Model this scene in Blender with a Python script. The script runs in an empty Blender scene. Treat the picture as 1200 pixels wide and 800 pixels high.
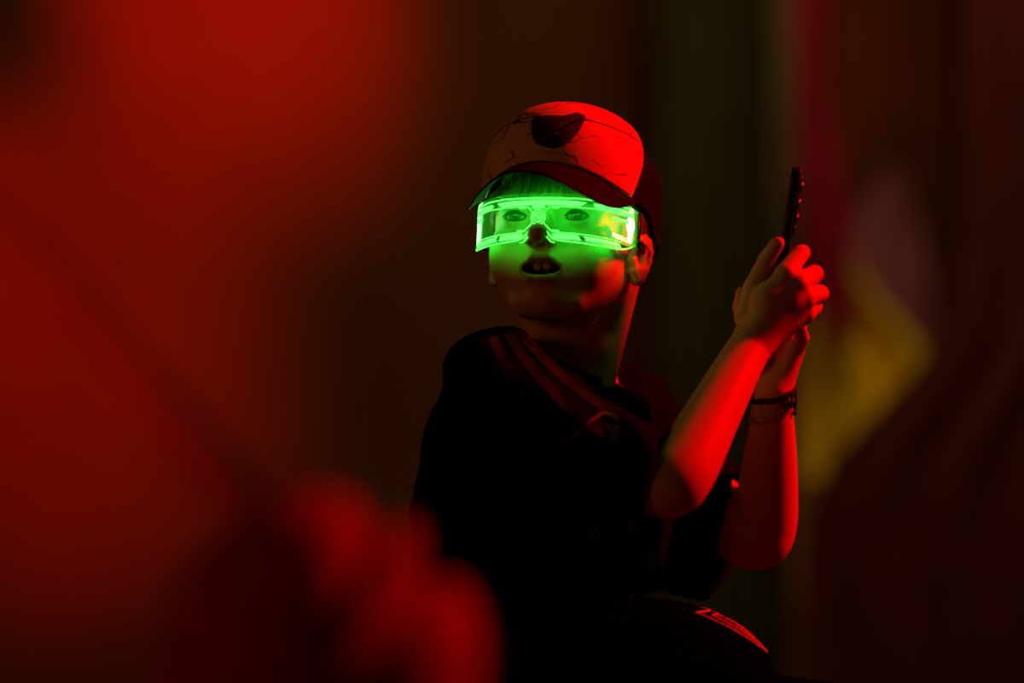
import bpy, bmesh, math, random
import numpy as np
from mathutils import Vector, Matrix
random.seed(7)
rng = np.random.RandomState(7)
R = math.radians
S = bpy.context.scene
COL = S.collection

# ------------------------------------------------------------------ camera
ZC = 1.90          # camera height
YB = 3.0           # distance of the boy
def P(px, py, d=0.0):
    """photo pixel and depth (in 1/1200 m behind the boy) to a world point"""
    Y = YB + d / 1200.0
    s = Y / YB
    return Vector(((px - 600) / 1200.0 * s, Y, ZC + (400 - py) / 1200.0 * s))
U = 1 / 1200.0
cd = bpy.data.cameras.new('camera')
cam = bpy.data.objects.new('camera', cd); COL.objects.link(cam)
cam.location = (0, 0, ZC); cam.rotation_euler = (R(90), 0, 0)
cd.sensor_width = 36; cd.lens = 36 * YB
cd.clip_end = 60
cd.dof.use_dof = True; cd.dof.focus_distance = 3.0; cd.dof.aperture_fstop = 1.45
S.camera = cam

# ------------------------------------------------------------------ world, lights, exposure
w = bpy.data.worlds.new('world'); S.world = w; w.use_nodes = True
w.node_tree.nodes['Background'].inputs[0].default_value = (0.5, 0.25, 0.08, 1)
w.node_tree.nodes['Background'].inputs[1].default_value = 0.008
S.view_settings.view_transform = 'Standard'
try: S.view_settings.look = 'None'
except Exception: pass
S.view_settings.exposure = 0; S.view_settings.gamma = 1
S.view_settings.use_curve_mapping = False

def lamp(name, kind, loc, target, energy, color, **kw):
    l = bpy.data.lights.new(name, kind); l.energy = energy; l.color = color
    for k, v in kw.items(): setattr(l, k, v)
    o = bpy.data.objects.new(name, l); COL.objects.link(o)
    o.location = loc
    o.rotation_euler = (Vector(target) - Vector(loc)).to_track_quat('-Z', 'Y').to_euler()
    return o
# red stage spot, high on the right and a little behind the boy
kaz, kel, kdist = R(12), R(33), 4.0
ktgt = Vector((0.14, 3.02, ZC + 0.05))
kloc = ktgt + kdist * Vector((math.cos(kaz) * math.cos(kel), math.sin(kaz) * math.cos(kel), math.sin(kel)))
lamp('red_key_spot', 'SPOT', kloc, ktgt, 1450, (1, 0.0, 0.0005), spot_size=R(70), spot_blend=0.3, shadow_soft_size=0.28)
# weak warm spot from the front left, on the child only
lamp('warm_fill', 'SPOT', (-3.2, 1.2, ZC + 0.7), (0.08, 3.0, ZC + 0.06), 27, (1, 0.25, 0.03), spot_size=R(17), spot_blend=0.8, shadow_soft_size=0.3)
# red spots on the wall at left, and an added fill on the hooded figure
lamp('red_wall_spot', 'SPOT', (-0.75, 5.2, ZC + 2.2), (-0.64, 7.0, ZC + 0.84), 560, (1, 0, 0.001), spot_size=R(24.5), spot_blend=1.0, shadow_soft_size=0.1)
lamp('red_wall_wash', 'SPOT', (-1.7, 4.6, ZC + 1.2), (-1.12, 7.0, ZC + 0.02), 380, (1, 0, 0.001), spot_size=R(28), spot_blend=1.0, shadow_soft_size=0.1)
lamp('red_front_fill', 'SPOT', (-2.5, 0.8, ZC + 0.5), (-0.16, 1.75, ZC - 0.2), 42, (1, 0, 0.001), spot_size=R(20), spot_blend=0.8, shadow_soft_size=0.3)
# red spot that grazes the hanging strip at top right
lamp('red_strip_spot', 'SPOT', (0.9, 5.0, ZC + 1.6), (0.74, 6.3, ZC + 0.86), 22, (1, 0, 0.02), spot_size=R(16), spot_blend=1.0, shadow_soft_size=0.02)
# dim warm fill added to light the backdrop evenly
lamp('backdrop_fill', 'AREA', (0.8, 4.8, ZC + 1.7), (0.55, 7.0, ZC - 0.35), 15.5, (1, 0.9, 0.7), shape='RECTANGLE', size=1.6, size_y=0.4)

# ------------------------------------------------------------------ helpers
def mat(name, col, rough=0.8, spec=0.3, noise=0.0, nscale=60, metal=0.0, bump=0.0, emit=None, estr=0.0, attr=None, sheen=0.0):
    m = bpy.data.materials.new(name); m.use_nodes = True
    nt = m.node_tree; b = nt.nodes['Principled BSDF']
    b.inputs['Base Color'].default_value = (*col, 1)
    b.inputs['Roughness'].default_value = rough
    b.inputs['Specular IOR Level'].default_value = spec
    b.inputs['Metallic'].default_value = metal
    tc = nt.nodes.new('ShaderNodeTexCoord')
    if noise > 0 or bump > 0:
        n = nt.nodes.new('ShaderNodeTexNoise'); n.inputs['Scale'].default_value = nscale; n.inputs['Detail'].default_value = 5
        nt.links.new(tc.outputs['Object'], n.inputs['Vector'])
        if noise > 0:
            r = nt.nodes.new('ShaderNodeValToRGB')
            r.color_ramp.elements[0].position = 0.3; r.color_ramp.elements[1].position = 0.7
            r.color_ramp.elements[0].color = (*[c * (1 - noise) for c in col], 1)
            r.color_ramp.elements[1].color = (*[min(1, c * (1 + noise)) for c in col], 1)
            nt.links.new(n.outputs['Fac'], r.inputs['Fac'])
            nt.links.new(r.outputs['Color'], b.inputs['Base Color'])
        if bump > 0:
            bp = nt.nodes.new('ShaderNodeBump'); bp.inputs['Strength'].default_value = bump; bp.inputs['Distance'].default_value = 0.002
            nt.links.new(n.outputs['Fac'], bp.inputs['Height']); nt.links.new(bp.outputs['Normal'], b.inputs['Normal'])
    if attr:
        a = nt.nodes.new('ShaderNodeAttribute'); a.attribute_name = attr
        nt.links.new(a.outputs['Color'], b.inputs['Base Color'])
    if emit:
        b.inputs['Emission Color'].default_value = (*emit, 1); b.inputs['Emission Strength'].default_value = estr
    return m

def link(name, me, material=None, parent=None, smooth=True):
    o = bpy.data.objects.new(name, me); COL.objects.link(o)
    if material: me.materials.append(material)
    if smooth and len(me.polygons): me.polygons.foreach_set('use_smooth', [True] * len(me.polygons))
    if parent is not None:
        o.parent = parent
        o.matrix_parent_inverse = parent.matrix_world.inverted()
    return o

def rebase(o, loc):
    """move an object's origin without moving its mesh"""
    loc = Vector(loc); o.data.transform(Matrix.Translation(-loc)); o.location = loc
    bpy.context.view_layer.update()
    return o

def empty(name, loc):
    o = bpy.data.objects.new(name, None); COL.objects.link(o); o.location = loc; o.empty_display_size = 0.05
    bpy.context.view_layer.update()
    return o

def tag(o, label, cat, group=None, kind=None):
    if label: o['label'] = label
    if cat: o['category'] = cat
    if group: o['group'] = group
    if kind: o['kind'] = kind
    return o

def mesh_from(verts, faces, name='m'):
    me = bpy.data.meshes.new(name)
    me.from_pydata([tuple(v) for v in verts], [], [tuple(f) for f in faces]); me.update()
    return me

class MB:
    """collects vertices and faces"""
    def __init__(s): s.v = []; s.f = []
    def grid(s, rows, closed=False, flip=False):
        b = len(s.v); n = len(rows[0])
        for r in rows: s.v += [tuple(p) for p in r]
        for i in range(len(rows) - 1):
            for j in range(n if closed else n - 1):
                q = [b + i * n + j, b + i * n + (j + 1) % n, b + (i + 1) * n + (j + 1) % n, b + (i + 1) * n + j]
                s.f.append(q[::-1] if flip else q)
    def tube(s, pts, rad, n=8, closed=False, flat=None):
        pts = [Vector(p) for p in pts]; m = len(pts)
        if not hasattr(rad, '__len__'): rad = [rad] * m
        rows = []; up = None
        for i, p in enumerate(pts):
            a = pts[(i - 1) % m] if (closed or i > 0) else p
            c = pts[(i + 1) % m] if (closed or i < m - 1) else p
            t = (c - a).normalized()
            if up is None:
                up = t.orthogonal().normalized()
            up = (up - t * up.dot(t)).normalized(); sd = t.cross(up)
            rows.append([p + rad[i] * (math.cos(2 * math.pi * k / n) * up + math.sin(2 * math.pi * k / n) * sd) for k in range(n)])
        b = len(s.v)
        if closed: rows.append(rows[0])
        s.grid(rows, closed=True)
        if not closed:
            s.f.append([b + k for k in range(n)][::-1])
            s.f.append([b + (m - 1) * n + k for k in range(n)])
    def box(s, c, ax, ay, az):
        """box from a centre and three half-axis vectors"""
        b = len(s.v); c = Vector(c)
        for i in (-1, 1):
            for j in (-1, 1):
                for k in (-1, 1): s.v.append(tuple(c + i * ax + j * ay + k * az))
        for q in ((0, 1, 3, 2), (4, 6, 7, 5), (0, 4, 5, 1), (2, 3, 7, 6), (0, 2, 6, 4), (1, 5, 7, 3)):
            s.f.append([b + x for x in q])
    def prism(s, top, bot):
        """closed slab between two matching outlines"""
        b = len(s.v); n = len(top)
        s.v += [tuple(p) for p in top] + [tuple(p) for p in bot]
        s.f.append([b + i for i in range(n)]); s.f.append([b + n + i for i in range(n)][::-1])
        for i in range(n): s.f.append([b + i, b + n + i, b + n + (i + 1) % n, b + (i + 1) % n])
    def sphere(s, c, r, nu=16, nv=10, M=None):
        rows = []
        rr = r if hasattr(r, '__len__') else (r, r, r)
        for i in range(nv + 1):
            th = math.pi * i / nv
            th = min(max(th, 0.02), math.pi - 0.02)
            row = []
            for j in range(nu):
                a = 2 * math.pi * j / nu
                q = Vector((rr[0] * math.sin(th) * math.cos(a), rr[1] * math.sin(th) * math.sin(a), rr[2] * math.cos(th)))
                if M is not None: q = M @ q
                row.append(Vector(c) + q)
            rows.append(row)
        s.grid(rows, closed=True)
    def build(s, name, material, parent=None, smooth=True, bevel=0, fix=True):
        me = mesh_from(s.v, s.f, name)
        if fix or bevel:
            bm = bmesh.new(); bm.from_mesh(me)
            if bevel:
                bmesh.ops.bevel(bm, geom=list(bm.edges), offset=bevel, segments=3, affect='EDGES', profile=0.5)
            bmesh.ops.recalc_face_normals(bm, faces=bm.faces); bm.to_mesh(me); bm.free()
        return link(name, me, material, parent, smooth)

# ------------------------------------------------------------------ signed distance sculpting
class Field:
    def __init__(s, lo, hi, h):
        s.lo = np.array(lo, float); s.h = h
        s.n = np.ceil((np.array(hi, float) - s.lo) / h).astype(int) + 1
        s.F = np.full(s.n, 0.5, np.float32)
    def win(s, lo, hi):
        a = np.clip(np.floor((np.array(lo) - s.lo) / s.h).astype(int), 0, s.n)
        b = np.clip(np.ceil((np.array(hi) - s.lo) / s.h).astype(int) + 1, 0, s.n)
        if np.any(b <= a): return None
        g = [(s.lo[i] + s.h * np.arange(a[i], b[i])).astype(np.float32) for i in range(3)]
        return (slice(a[0], b[0]), slice(a[1], b[1]), slice(a[2], b[2])), g[0][:, None, None], g[1][None, :, None], g[2][None, None, :]
    def put(s, sl, d, k, op):
        A = s.F[sl]; k = max(k, 1e-5)
        if op == 'add':
            hh = np.maximum(k - np.abs(A - d), 0) / k
            s.F[sl] = np.minimum(A, d) - hh * hh * (k / 4)
        else:
            d = -d; hh = np.maximum(k - np.abs(A - d), 0) / k
            s.F[sl] = np.maximum(A, d) + hh * hh * (k / 4)
    def run(s, prims):
        for p in prims:
            kind, op, k = p[0], p[-2], p[-1]
            mg = k + 4 * s.h
            if kind == 'cone':
                a, b, ra, rb = np.array(p[1], float), np.array(p[2], float), p[3], p[4]
                rm = max(ra, rb)
                W = s.win(np.minimum(a, b) - rm - mg, np.maximum(a, b) + rm + mg)
                if W is None: continue
                sl, X, Y, Z = W; ab = b - a; L = float(ab @ ab) + 1e-12
                t = np.clip(((X - a[0]) * ab[0] + (Y - a[1]) * ab[1] + (Z - a[2]) * ab[2]) / L, 0, 1)
                d = np.sqrt((X - a[0] - t * ab[0]) ** 2 + (Y - a[1] - t * ab[1]) ** 2 + (Z - a[2] - t * ab[2]) ** 2) - (ra + t * (rb - ra))
            elif kind == 'ell':
                c, r, M = np.array(p[1], float), np.array(p[2], float), np.array(p[3], float)   # rows of M are the axes
                rm = np.sqrt(((M * r[:, None]) ** 2).sum(0))
                W = s.win(c - rm - mg, c + rm + mg)
                if W is None: continue
                sl, X, Y, Z = W; X = X - c[0]; Y = Y - c[1]; Z = Z - c[2]
                q = [(M[i, 0] * X + M[i, 1] * Y + M[i, 2] * Z) for i in range(3)]
                k0 = np.sqrt(sum((q[i] / r[i]) ** 2 for i in range(3)))
                k1 = np.sqrt(sum((q[i] / r[i] ** 2) ** 2 for i in range(3))) + 1e-9
                d = k0 * (k0 - 1) / k1
                d = np.where(k0 < 1e-3, -r.min(), d)
            elif kind == 'fn':
                W = s.win(np.array(p[1]) - mg, np.array(p[2]) + mg)
                if W is None: continue
                sl, X, Y, Z = W; d = p[3](X, Y, Z)
            s.put(sl, d.astype(np.float32), k, op)
        return s
    def sample(s, p):
        q = (np.asarray(p, float) - s.lo) / s.h
        i = np.clip(np.floor(q).astype(int), 0, s.n - 2); f = np.clip(q - i, 0, 1)
        v = 0.0
        for a in (0, 1):
            for b in (0, 1):
                for c in (0, 1):
                    v += (f[0] if a else 1 - f[0]) * (f[1] if b else 1 - f[1]) * (f[2] if c else 1 - f[2]) * s.F[i[0] + a, i[1] + b, i[2] + c]
        return float(v)
    def normal(s, p):
        p = np.asarray(p, float); e = s.h * 1.5; g = []
        for k in range(3):
            d = np.zeros(3); d[k] = e
            g.append(s.sample(p + d) - s.sample(p - d))
        n = Vector(g); return n.normalized() if n.length > 1e-9 else Vector((0, -1, 0))
    def cast(s, o, d, tmax=2.0):
        """first point of the surface along a ray"""
        o = np.asarray(o, float); d = np.asarray(d, float); d = d / np.linalg.norm(d)
        hi = s.lo + s.h * (s.n - 1)
        t0, t1 = 0.0, 100.0
        for k in range(3):
            if abs(d[k]) > 1e-9:
                a, b = sorted(((s.lo[k] - o[k]) / d[k], (hi[k] - o[k]) / d[k])); t0 = max(t0, a); t1 = min(t1, b)
        t = t0 + 1e-4
        st = s.h * 0.7; prev = None
        while t < t1:
            v = s.sample(o + t * d)
            if v < 0:
                if prev is not None:
                    t -= st * (-v) / (prev - v + 1e-9)
                return Vector(o + t * d)
            prev = v; t += st
        return None
    def mesh(s, name='m', smooth=1):
        F = s.F; N = F < 0
        nx, ny, nz = s.n
        def c8(A, i, j, k): return A[i:nx - 1 + i, j:ny - 1 + j, k:nz - 1 + k]
        cnt = np.zeros((nx - 1, ny - 1, nz - 1), np.int8)
        for i in (0, 1):
            for j in (0, 1):
                for k in (0, 1): cnt += c8(N, i, j, k)
        act = np.argwhere((cnt > 0) & (cnt < 8))
        idx = np.full(cnt.shape, -1, np.int32); idx[act[:, 0], act[:, 1], act[:, 2]] = np.arange(len(act))
        acc = np.zeros((len(act), 3)); num = np.zeros(len(act))
        for ax in range(3):
            for u in (0, 1):
                for v in (0, 1):
                    o0 = [0, 0, 0]; o0[(ax + 1) % 3] = u; o0[(ax + 2) % 3] = v
                    o1 = list(o0); o1[ax] = 1
                    f0 = F[act[:, 0] + o0[0], act[:, 1] + o0[1], act[:, 2] + o0[2]].astype(float)
                    f1 = F[act[:, 0] + o1[0], act[:, 1] + o1[1], act[:, 2] + o1[2]].astype(float)
                    m = (f0 < 0) != (f1 < 0)
                    t = np.where(m, f0 / np.where(m, f0 - f1, 1), 0)
                    pt = np.tile(np.array(o0, float), (len(act), 1)); pt[:, ax] = t
                    acc[m] += pt[m]; num[m] += 1
        V = s.lo + s.h * (act + acc / np.maximum(num, 1)[:, None])
        Q = []
        for ax in range(3):
            sl0 = [slice(None)] * 3; sl1 = [slice(None)] * 3
            sl0[ax] = slice(0, -1); sl1[ax] = slice(1, None)
            A, B = N[tuple(sl0)], N[tuple(sl1)]
            e = np.argwhere(A != B)
            b, c = (ax + 1) % 3, (ax + 2) % 3
            lim = np.array(cnt.shape)
            ok = (e[:, b] > 0) & (e[:, c] > 0) & (e[:, b] < lim[b]) & (e[:, c] < lim[c]) & (e[:, ax] < lim[ax])
            e = e[ok]
            inside = A[e[:, 0], e[:, 1], e[:, 2]]
            def cell(db, dc):
                q = e.copy(); q[:, b] -= db; q[:, c] -= dc
                return idx[q[:, 0], q[:, 1], q[:, 2]]
            q = np.stack([cell(1, 1), cell(0, 1), cell(0, 0), cell(1, 0)], 1)
            q[~inside] = q[~inside][:, ::-1]
            Q.append(q)
        Q = np.concatenate(Q); Q = Q[(Q >= 0).all(1)]
        for _ in range(smooth):
            sm = np.zeros_like(V); nn = np.zeros(len(V))
            for a in range(4):
                i, j = Q[:, a], Q[:, (a + 1) % 4]
                for x, y in ((i, j), (j, i)):
                    for k in range(3): sm[:, k] += np.bincount(x, V[y, k], len(V))
                    nn += np.bincount(x, minlength=len(V))
            V = np.where(nn[:, None] > 0, 0.4 * V + 0.6 * sm / np.maximum(nn, 1)[:, None], V)
        s.V, s.Q = V, Q
        return V, Q

def np_mesh(V, Q, name):
    me = bpy.data.meshes.new(name)
    me.vertices.add(len(V)); me.vertices.foreach_set('co', np.asarray(V, np.float32).ravel())
    me.loops.add(len(Q) * 4); me.loops.foreach_set('vertex_index', np.asarray(Q, np.int32).ravel())
    me.polygons.add(len(Q)); me.polygons.foreach_set('loop_start', np.arange(0, len(Q) * 4, 4, dtype=np.int32))
    me.update(calc_edges=True); me.validate()
    return me

def cone(a, b, ra, rb, k=0.004, op='add'): return ('cone', tuple(a), tuple(b), ra, rb, op, k)
I3 = np.eye(3)
def ell(c, r, M=I3, k=0.004, op='add'): return ('ell', tuple(c), tuple(r), M, op, k)
def cpx(a, b, ra, rb, k=4, op='add'):
    """tapered capsule given in photo pixels"""
    A, B = P(*a), P(*b)
    return ('cone', tuple(A), tuple(B), ra * U * A.y / YB, rb * U * B.y / YB, op, k * U)
def epx(c, r, k=4, op='add', M=I3):
    A = P(*c); return ('ell', tuple(A), tuple(x * U * A.y / YB for x in r), M, op, k * U)
CAM = Vector((0, 0, ZC))
def ray(px, py): return Vector(((px - 600) / 1200.0, YB, (400 - py) / 1200.0)).normalized()

class Frame:
    """local frame in millimetres: x to the wearer's left, y to the back, z up"""
    def __init__(s, o, yaw, pitch, roll=0.0, scale=1.0, base=None):
        eb = Vector((math.sin(yaw), math.cos(yaw), 0)); ex = Vector((math.cos(yaw), -math.sin(yaw), 0))
        ey = math.cos(pitch) * eb - math.sin(pitch) * Vector((0, 0, 1))
        ez = ex.cross(ey)
        if roll:
            q = Matrix.Rotation(roll, 3, ey); ex = q @ ex; ez = q @ ez
        s.o = Vector(o); s.ex, s.ey, s.ez = ex, ey, ez; s.k = scale / 1000.0
        s.M = np.array([ex, ey, ez])
    def __call__(s, x, y, z):
        x, y, z = float(x), float(y), float(z)
        return s.o + s.k * (x * s.ex + y * s.ey + z * s.ez)
    def inv(s, p):
        q = (Vector(p) - s.o) / s.k; return Vector((q.dot(s.ex), q.dot(s.ey), q.dot(s.ez)))
    def loc(s, X, Y, Z):
        X = X - s.o[0]; Y = Y - s.o[1]; Z = Z - s.o[2]
        return [(a[0] * X + a[1] * Y + a[2] * Z) / s.k for a in (s.ex, s.ey, s.ez)]
    def tilt(s, o, pitch):
        """child frame at local point o, pitched further"""
        f = Frame.__new__(Frame); f.o = s(*o); f.k = s.k; f.ex = s.ex
        f.ey = math.cos(pitch) * s.ey - math.sin(pitch) * s.ez; f.ez = f.ex.cross(f.ey)
        f.M = np.array([f.ex, f.ey, f.ez]); return f

def head_prims(F, ears=(1, -1), nose_k=1.0):
    """a head in a frame whose origin lies between skull centre and eye level"""
    k = F.k
    def E(c, r, kk, op='add', M=None): return ('ell', tuple(F(*c)), tuple(x * k for x in r), F.M if M is None else M, op, kk * k)
    def C(a, b, ra, rb, kk, op='add'): return ('cone', tuple(F(*a)), tuple(F(*b)), ra * k, rb * k, op, kk * k)
    p = [E((0, 12, 22), (73, 89, 78), 1),
         E((0, -20, -34), (60, 57, 63), 30),
         E((0, -57, -79), (22, 21, 17), 22)]
    for sx in (1, -1):
        p += [E((33 * sx, -44, -48), (23, 27, 26), 20), E((36 * sx, -50, -30), (24, 24, 25), 16),            # cheek
              C((50 * sx, 0, -55), (25 * sx, -50, -82), 14, 12, 16)]   # jaw
    p += [C((-38, -62, 15), (38, -62, 15), 13, 13, 14)]            # brow
    for sx in (1, -1):
        p += [E((31 * sx, -87, -1), (19, 13, 10), 9, 'sub')]
    # nose
    p += [C((0, -74, 4), (0, -91, -19), 7.5, 9.5, 10), E((0, -97, -23), (10, 9.5, 8.5), 6)]
    for sx in (1, -1): p += [E((10 * sx, -88, -25), (7.5, 9.5, 7.5), 5)]
    for sx in (1, -1): p += [E((6.5 * sx, -94, -32), (3.6, 5.5, 4.5), 2.0, 'sub')]
    # muzzle, lips
    p += [E((0, -66, -52), (30, 19, 22), 14)]
    for sx in (1, -1):
        p += [C((0, -84.5, -44.5), (8 * sx, -84, -43.5), 3.6, 4.0, 3), C((8 * sx, -84, -43.5), (21 * sx, -74, -53), 4.0, 2.2, 3),
              C((0, -81, -65), (10 * sx, -80, -63.5), 4.8, 4.6, 3), C((10 * sx, -80, -63.5), (21 * sx, -73, -55), 4.4, 2.2, 3)]
    p += [E((0, -82, -54), (18.5, 22, 6.0), 2.5, 'sub')]
    # eyelids around the eyeballs
    for sx in (1, -1):
        p += [E((31 * sx, -65.5, -1), (14.5, 14.2, 14.2), 3), E((31 * sx, -80, -1.2), (12.4, 13, 4.6), 1.4, 'sub')]
        p += [E((31 * sx, -65.5, -1), (12.0, 12.0, 12.0), 0.3, 'sub')]
    # ears
    for sx in ears:
        def ear(u, v, o): return (sx * (66 + 0.42 * (u + 12) + o), 6 + 0.8 * u, -28 + v)     # u back, v up, o out
        pts = []
        for i in range(13):
            a = R(-150 + i * 25)      # around the rim from lobe front to crus
            pts.append(ear(-math.cos(a + R(50)) * 0 + 13 * math.sin(a + R(90)) * (1 if True else 0), 21 * math.sin(a), 2))
        rim = [(-9, -14), (-4, -21), (4, -19), (9, -10), (13, 0), (15, 10), (12, 19), (5, 23), (-3, 21), (-8, 14), (-9, 7)]
        for i in range(len(rim) - 1):
            ra = 5.5 if i < 2 else 3.4
            p.append(C(ear(*rim[i], 4), ear(*rim[i + 1], 4), ra, 5.5 if i == 0 else 3.4, 3))
        p.append(C(ear(0, -8, 0), ear(3, 12, 0), 8, 9, 6))
        p.append(E(ear(-1, 3, 8), (6, 8, 11), 4, 'sub'))
        p.append(C(ear(4, -8, 4), ear(6, 8, 4), 2.4, 2.4, 3))       # inner fold
        p.append(E(ear(-11, -3, 3), (4, 5, 6), 3))                  # tragus
    return p

# ------------------------------------------------------------------ materials
M_wall = mat('backdrop_wall', (0.13, 0.034, 0.002), 0.95, 0.1, 0.12, 3)
M_floor = mat('floor_dark', (0.03, 0.02, 0.015), 0.7, 0.3, 0.3, 8)
def cloth(n, c): return mat(n, c, 0.95, 0.1, 0.18, 9, bump=0.15)
M_olive = cloth('cloth_olive', (0.075, 0.055, 0.006))
M_sand = cloth('cloth_sand', (0.16, 0.10, 0.03))
M_red = cloth('cloth_red', (0.30, 0.006, 0.012))
M_brown = cloth('cloth_brown', (0.14, 0.035, 0.002))
M_mauve = cloth('cloth_mauve', (0.36, 0.09, 0.07))
M_yellow = cloth('cloth_yellow', (0.95, 0.46, 0.003))
M_maroon = cloth('cloth_maroon', (0.09, 0.012, 0.003))
M_rust = cloth('cloth_rust', (0.34, 0.12, 0.01))
M_metal = mat('rail_metal', (0.2, 0.2, 0.2), 0.4, 0.5, 0.1, 40, metal=1)
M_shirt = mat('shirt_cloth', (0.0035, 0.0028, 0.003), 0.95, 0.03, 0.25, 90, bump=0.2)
M_stripe = mat('shirt_stripe', (0.011, 0.018, 0.015), 0.85, 0.1, 0.2, 90)
M_collar = mat('shirt_collar', (0.016, 0.013, 0.013), 0.85, 0.2, 0.2, 200, bump=0.3)
M_crest = mat('shirt_crest', (0.10, 0.10, 0.09), 0.6, 0.3, 0.4, 300)
M_shorts = mat('shorts_cloth', (0.012, 0.012, 0.015), 0.9, 0.2, 0.2, 80)
M_hair = mat('hair_brown', (0.24, 0.16, 0.09), 0.5, 0.4, 0.3, 120)
M_dhair = mat('hair_dark', (0.03, 0.02, 0.015), 0.55, 0.4, 0.3, 120)
M_capdark = mat('cap_dark_cloth', (0.010, 0.0035, 0.004), 0.8, 0.06, 0.4, 60, bump=0.2)
M_under = mat('brim_underside', (0.04, 0.05, 0.045), 0.85, 0.2, 0.2, 120)
M_badge = mat('badge_cloth', (0.030, 0.012, 0.012), 0.7, 0.3, 0.3, 200)
M_badge2 = mat('badge_banner', (0.09, 0.05, 0.045), 0.7, 0.3, 0.3, 200)
M_black = mat('black_cap_cloth', (0.0012, 0.001, 0.0012), 0.97, 0.0, 0.2, 90, bump=0.2)
M_thread = mat('crest_thread', (0.75, 0.5, 0.5), 0.5, 0.4, 0.2, 500)
M_thread2 = mat('crest_fill', (0.45, 0.10, 0.10), 0.6, 0.4, 0.4, 500)
M_phone = mat('phone_black', (0.012, 0.012, 0.013), 0.28, 0.5, 0.1, 40)
M_phone_edge = mat('phone_frame', (0.10, 0.09, 0.09), 0.35, 0.5, 0.1, 60, metal=0.8)
M_lensring = mat('phone_lens_ring', (0.55, 0.5, 0.5), 0.2, 0.6, 0.1, 60, metal=1)
M_glass = mat('phone_lens_glass', (0.01, 0.01, 0.012), 0.05, 0.7, 0.1, 60)
M_white = mat('eye_white', (0.30, 0.29, 0.27), 0.3, 0.5, 0.05, 100)
M_iris = mat('eye_iris', (0.05, 0.045, 0.03), 0.2, 0.5, 0.4, 900)
M_pupil = mat('eye_pupil', (0.004, 0.004, 0.004), 0.1, 0.6, 0.1, 100)
M_lash = mat('lash_dark', (0.015, 0.01, 0.008), 0.7, 0.2, 0.2, 100)
M_teeth = mat('teeth', (0.5, 0.42, 0.30), 0.3, 0.5, 0.05, 200)
M_band = mat('wristband_paper', (0.40, 0.32, 0.26), 0.6, 0.3, 0.35, 160)
M_cord = mat('bracelet_cord', (0.02, 0.012, 0.014), 0.8, 0.2, 0.3, 300)
M_hood = mat('hood_cloth', (0.19, 0.11, 0.10), 0.95, 0.1, 0.15, 30)
M_jacket = mat('jacket_cloth', (0.03, 0.02, 0.02), 0.95, 0.1, 0.2, 30)
M_trouser = mat('trouser_cloth', (0.02, 0.02, 0.025), 0.95, 0.1, 0.2, 30)
M_shoe = mat('shoe_leather', (0.03, 0.025, 0.02), 0.5, 0.3, 0.2, 30)
M_led = mat('visor_light_line', (0.1, 0.8, 0.2), 0.5, 0.3, 0.02, 50, emit=(0.085, 1.0, 0.10), estr=2.2)
M_inner = mat('visor_face_fill', (0.1, 0.8, 0.2), 0.5, 0.3, 0.02, 50, emit=(0.004, 1.0, 0.006), estr=15.0)  # added glow for the face, hidden behind the visible lines
M_inner_top = mat('visor_face_fill_top', (0.1, 0.8, 0.2), 0.5, 0.3, 0.02, 50, emit=(0.004, 1.0, 0.006), estr=11.0)
M_hot = mat('visor_light_source', (0.6, 0.9, 0.7), 0.5, 0.3, 0.02, 50, emit=(0.45, 1.0, 0.50), estr=2.2)
M_temple = mat('visor_temple', (0.03, 0.05, 0.035), 0.3, 0.5, 0.1, 80)
# skin: base colour from a vertex attribute (lips, brows)
M_skin = mat('skin', (0.62, 0.38, 0.27), 0.55, 0.35, attr='skin_colour')
M_skin2 = mat('skin_plain', (0.50, 0.30, 0.21), 0.55, 0.35, 0.08, 60)
# visor sheet: clear green acrylic, lit from its edges
m = bpy.data.materials.new('visor_sheet'); m.use_nodes = True; nt = m.node_tree; nt.nodes.clear()
out = nt.nodes.new('ShaderNodeOutputMaterial'); tr = nt.nodes.new('ShaderNodeBsdfTransparent'); gl = nt.nodes.new('ShaderNodeBsdfGlossy')
tr.inputs[0].default_value = (0.90, 0.97, 0.90, 1); gl.inputs['Roughness'].default_value = 0.08
fr = nt.nodes.new('ShaderNodeFresnel'); fr.inputs[0].default_value = 1.2
mx = nt.nodes.new('ShaderNodeMixShader'); em = nt.nodes.new('ShaderNodeEmission'); ad = nt.nodes.new('ShaderNodeAddShader')
em.inputs[0].default_value = (0.0, 1, 0.02, 1)
ga = nt.nodes.new('ShaderNodeAttribute'); ga.attribute_name = 'edge_glow'; nt.links.new(ga.outputs['Fac'], em.inputs[1])
nt.links.new(fr.outputs[0], mx.inputs[0]); nt.links.new(tr.outputs[0], mx.inputs[1]); nt.links.new(gl.outputs[0], mx.inputs[2])
nt.links.new(mx.outputs[0], ad.inputs[0]); nt.links.new(em.outputs[0], ad.inputs[1]); nt.links.new(ad.outputs[0], out.inputs[0])
M_sheet = m
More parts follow.
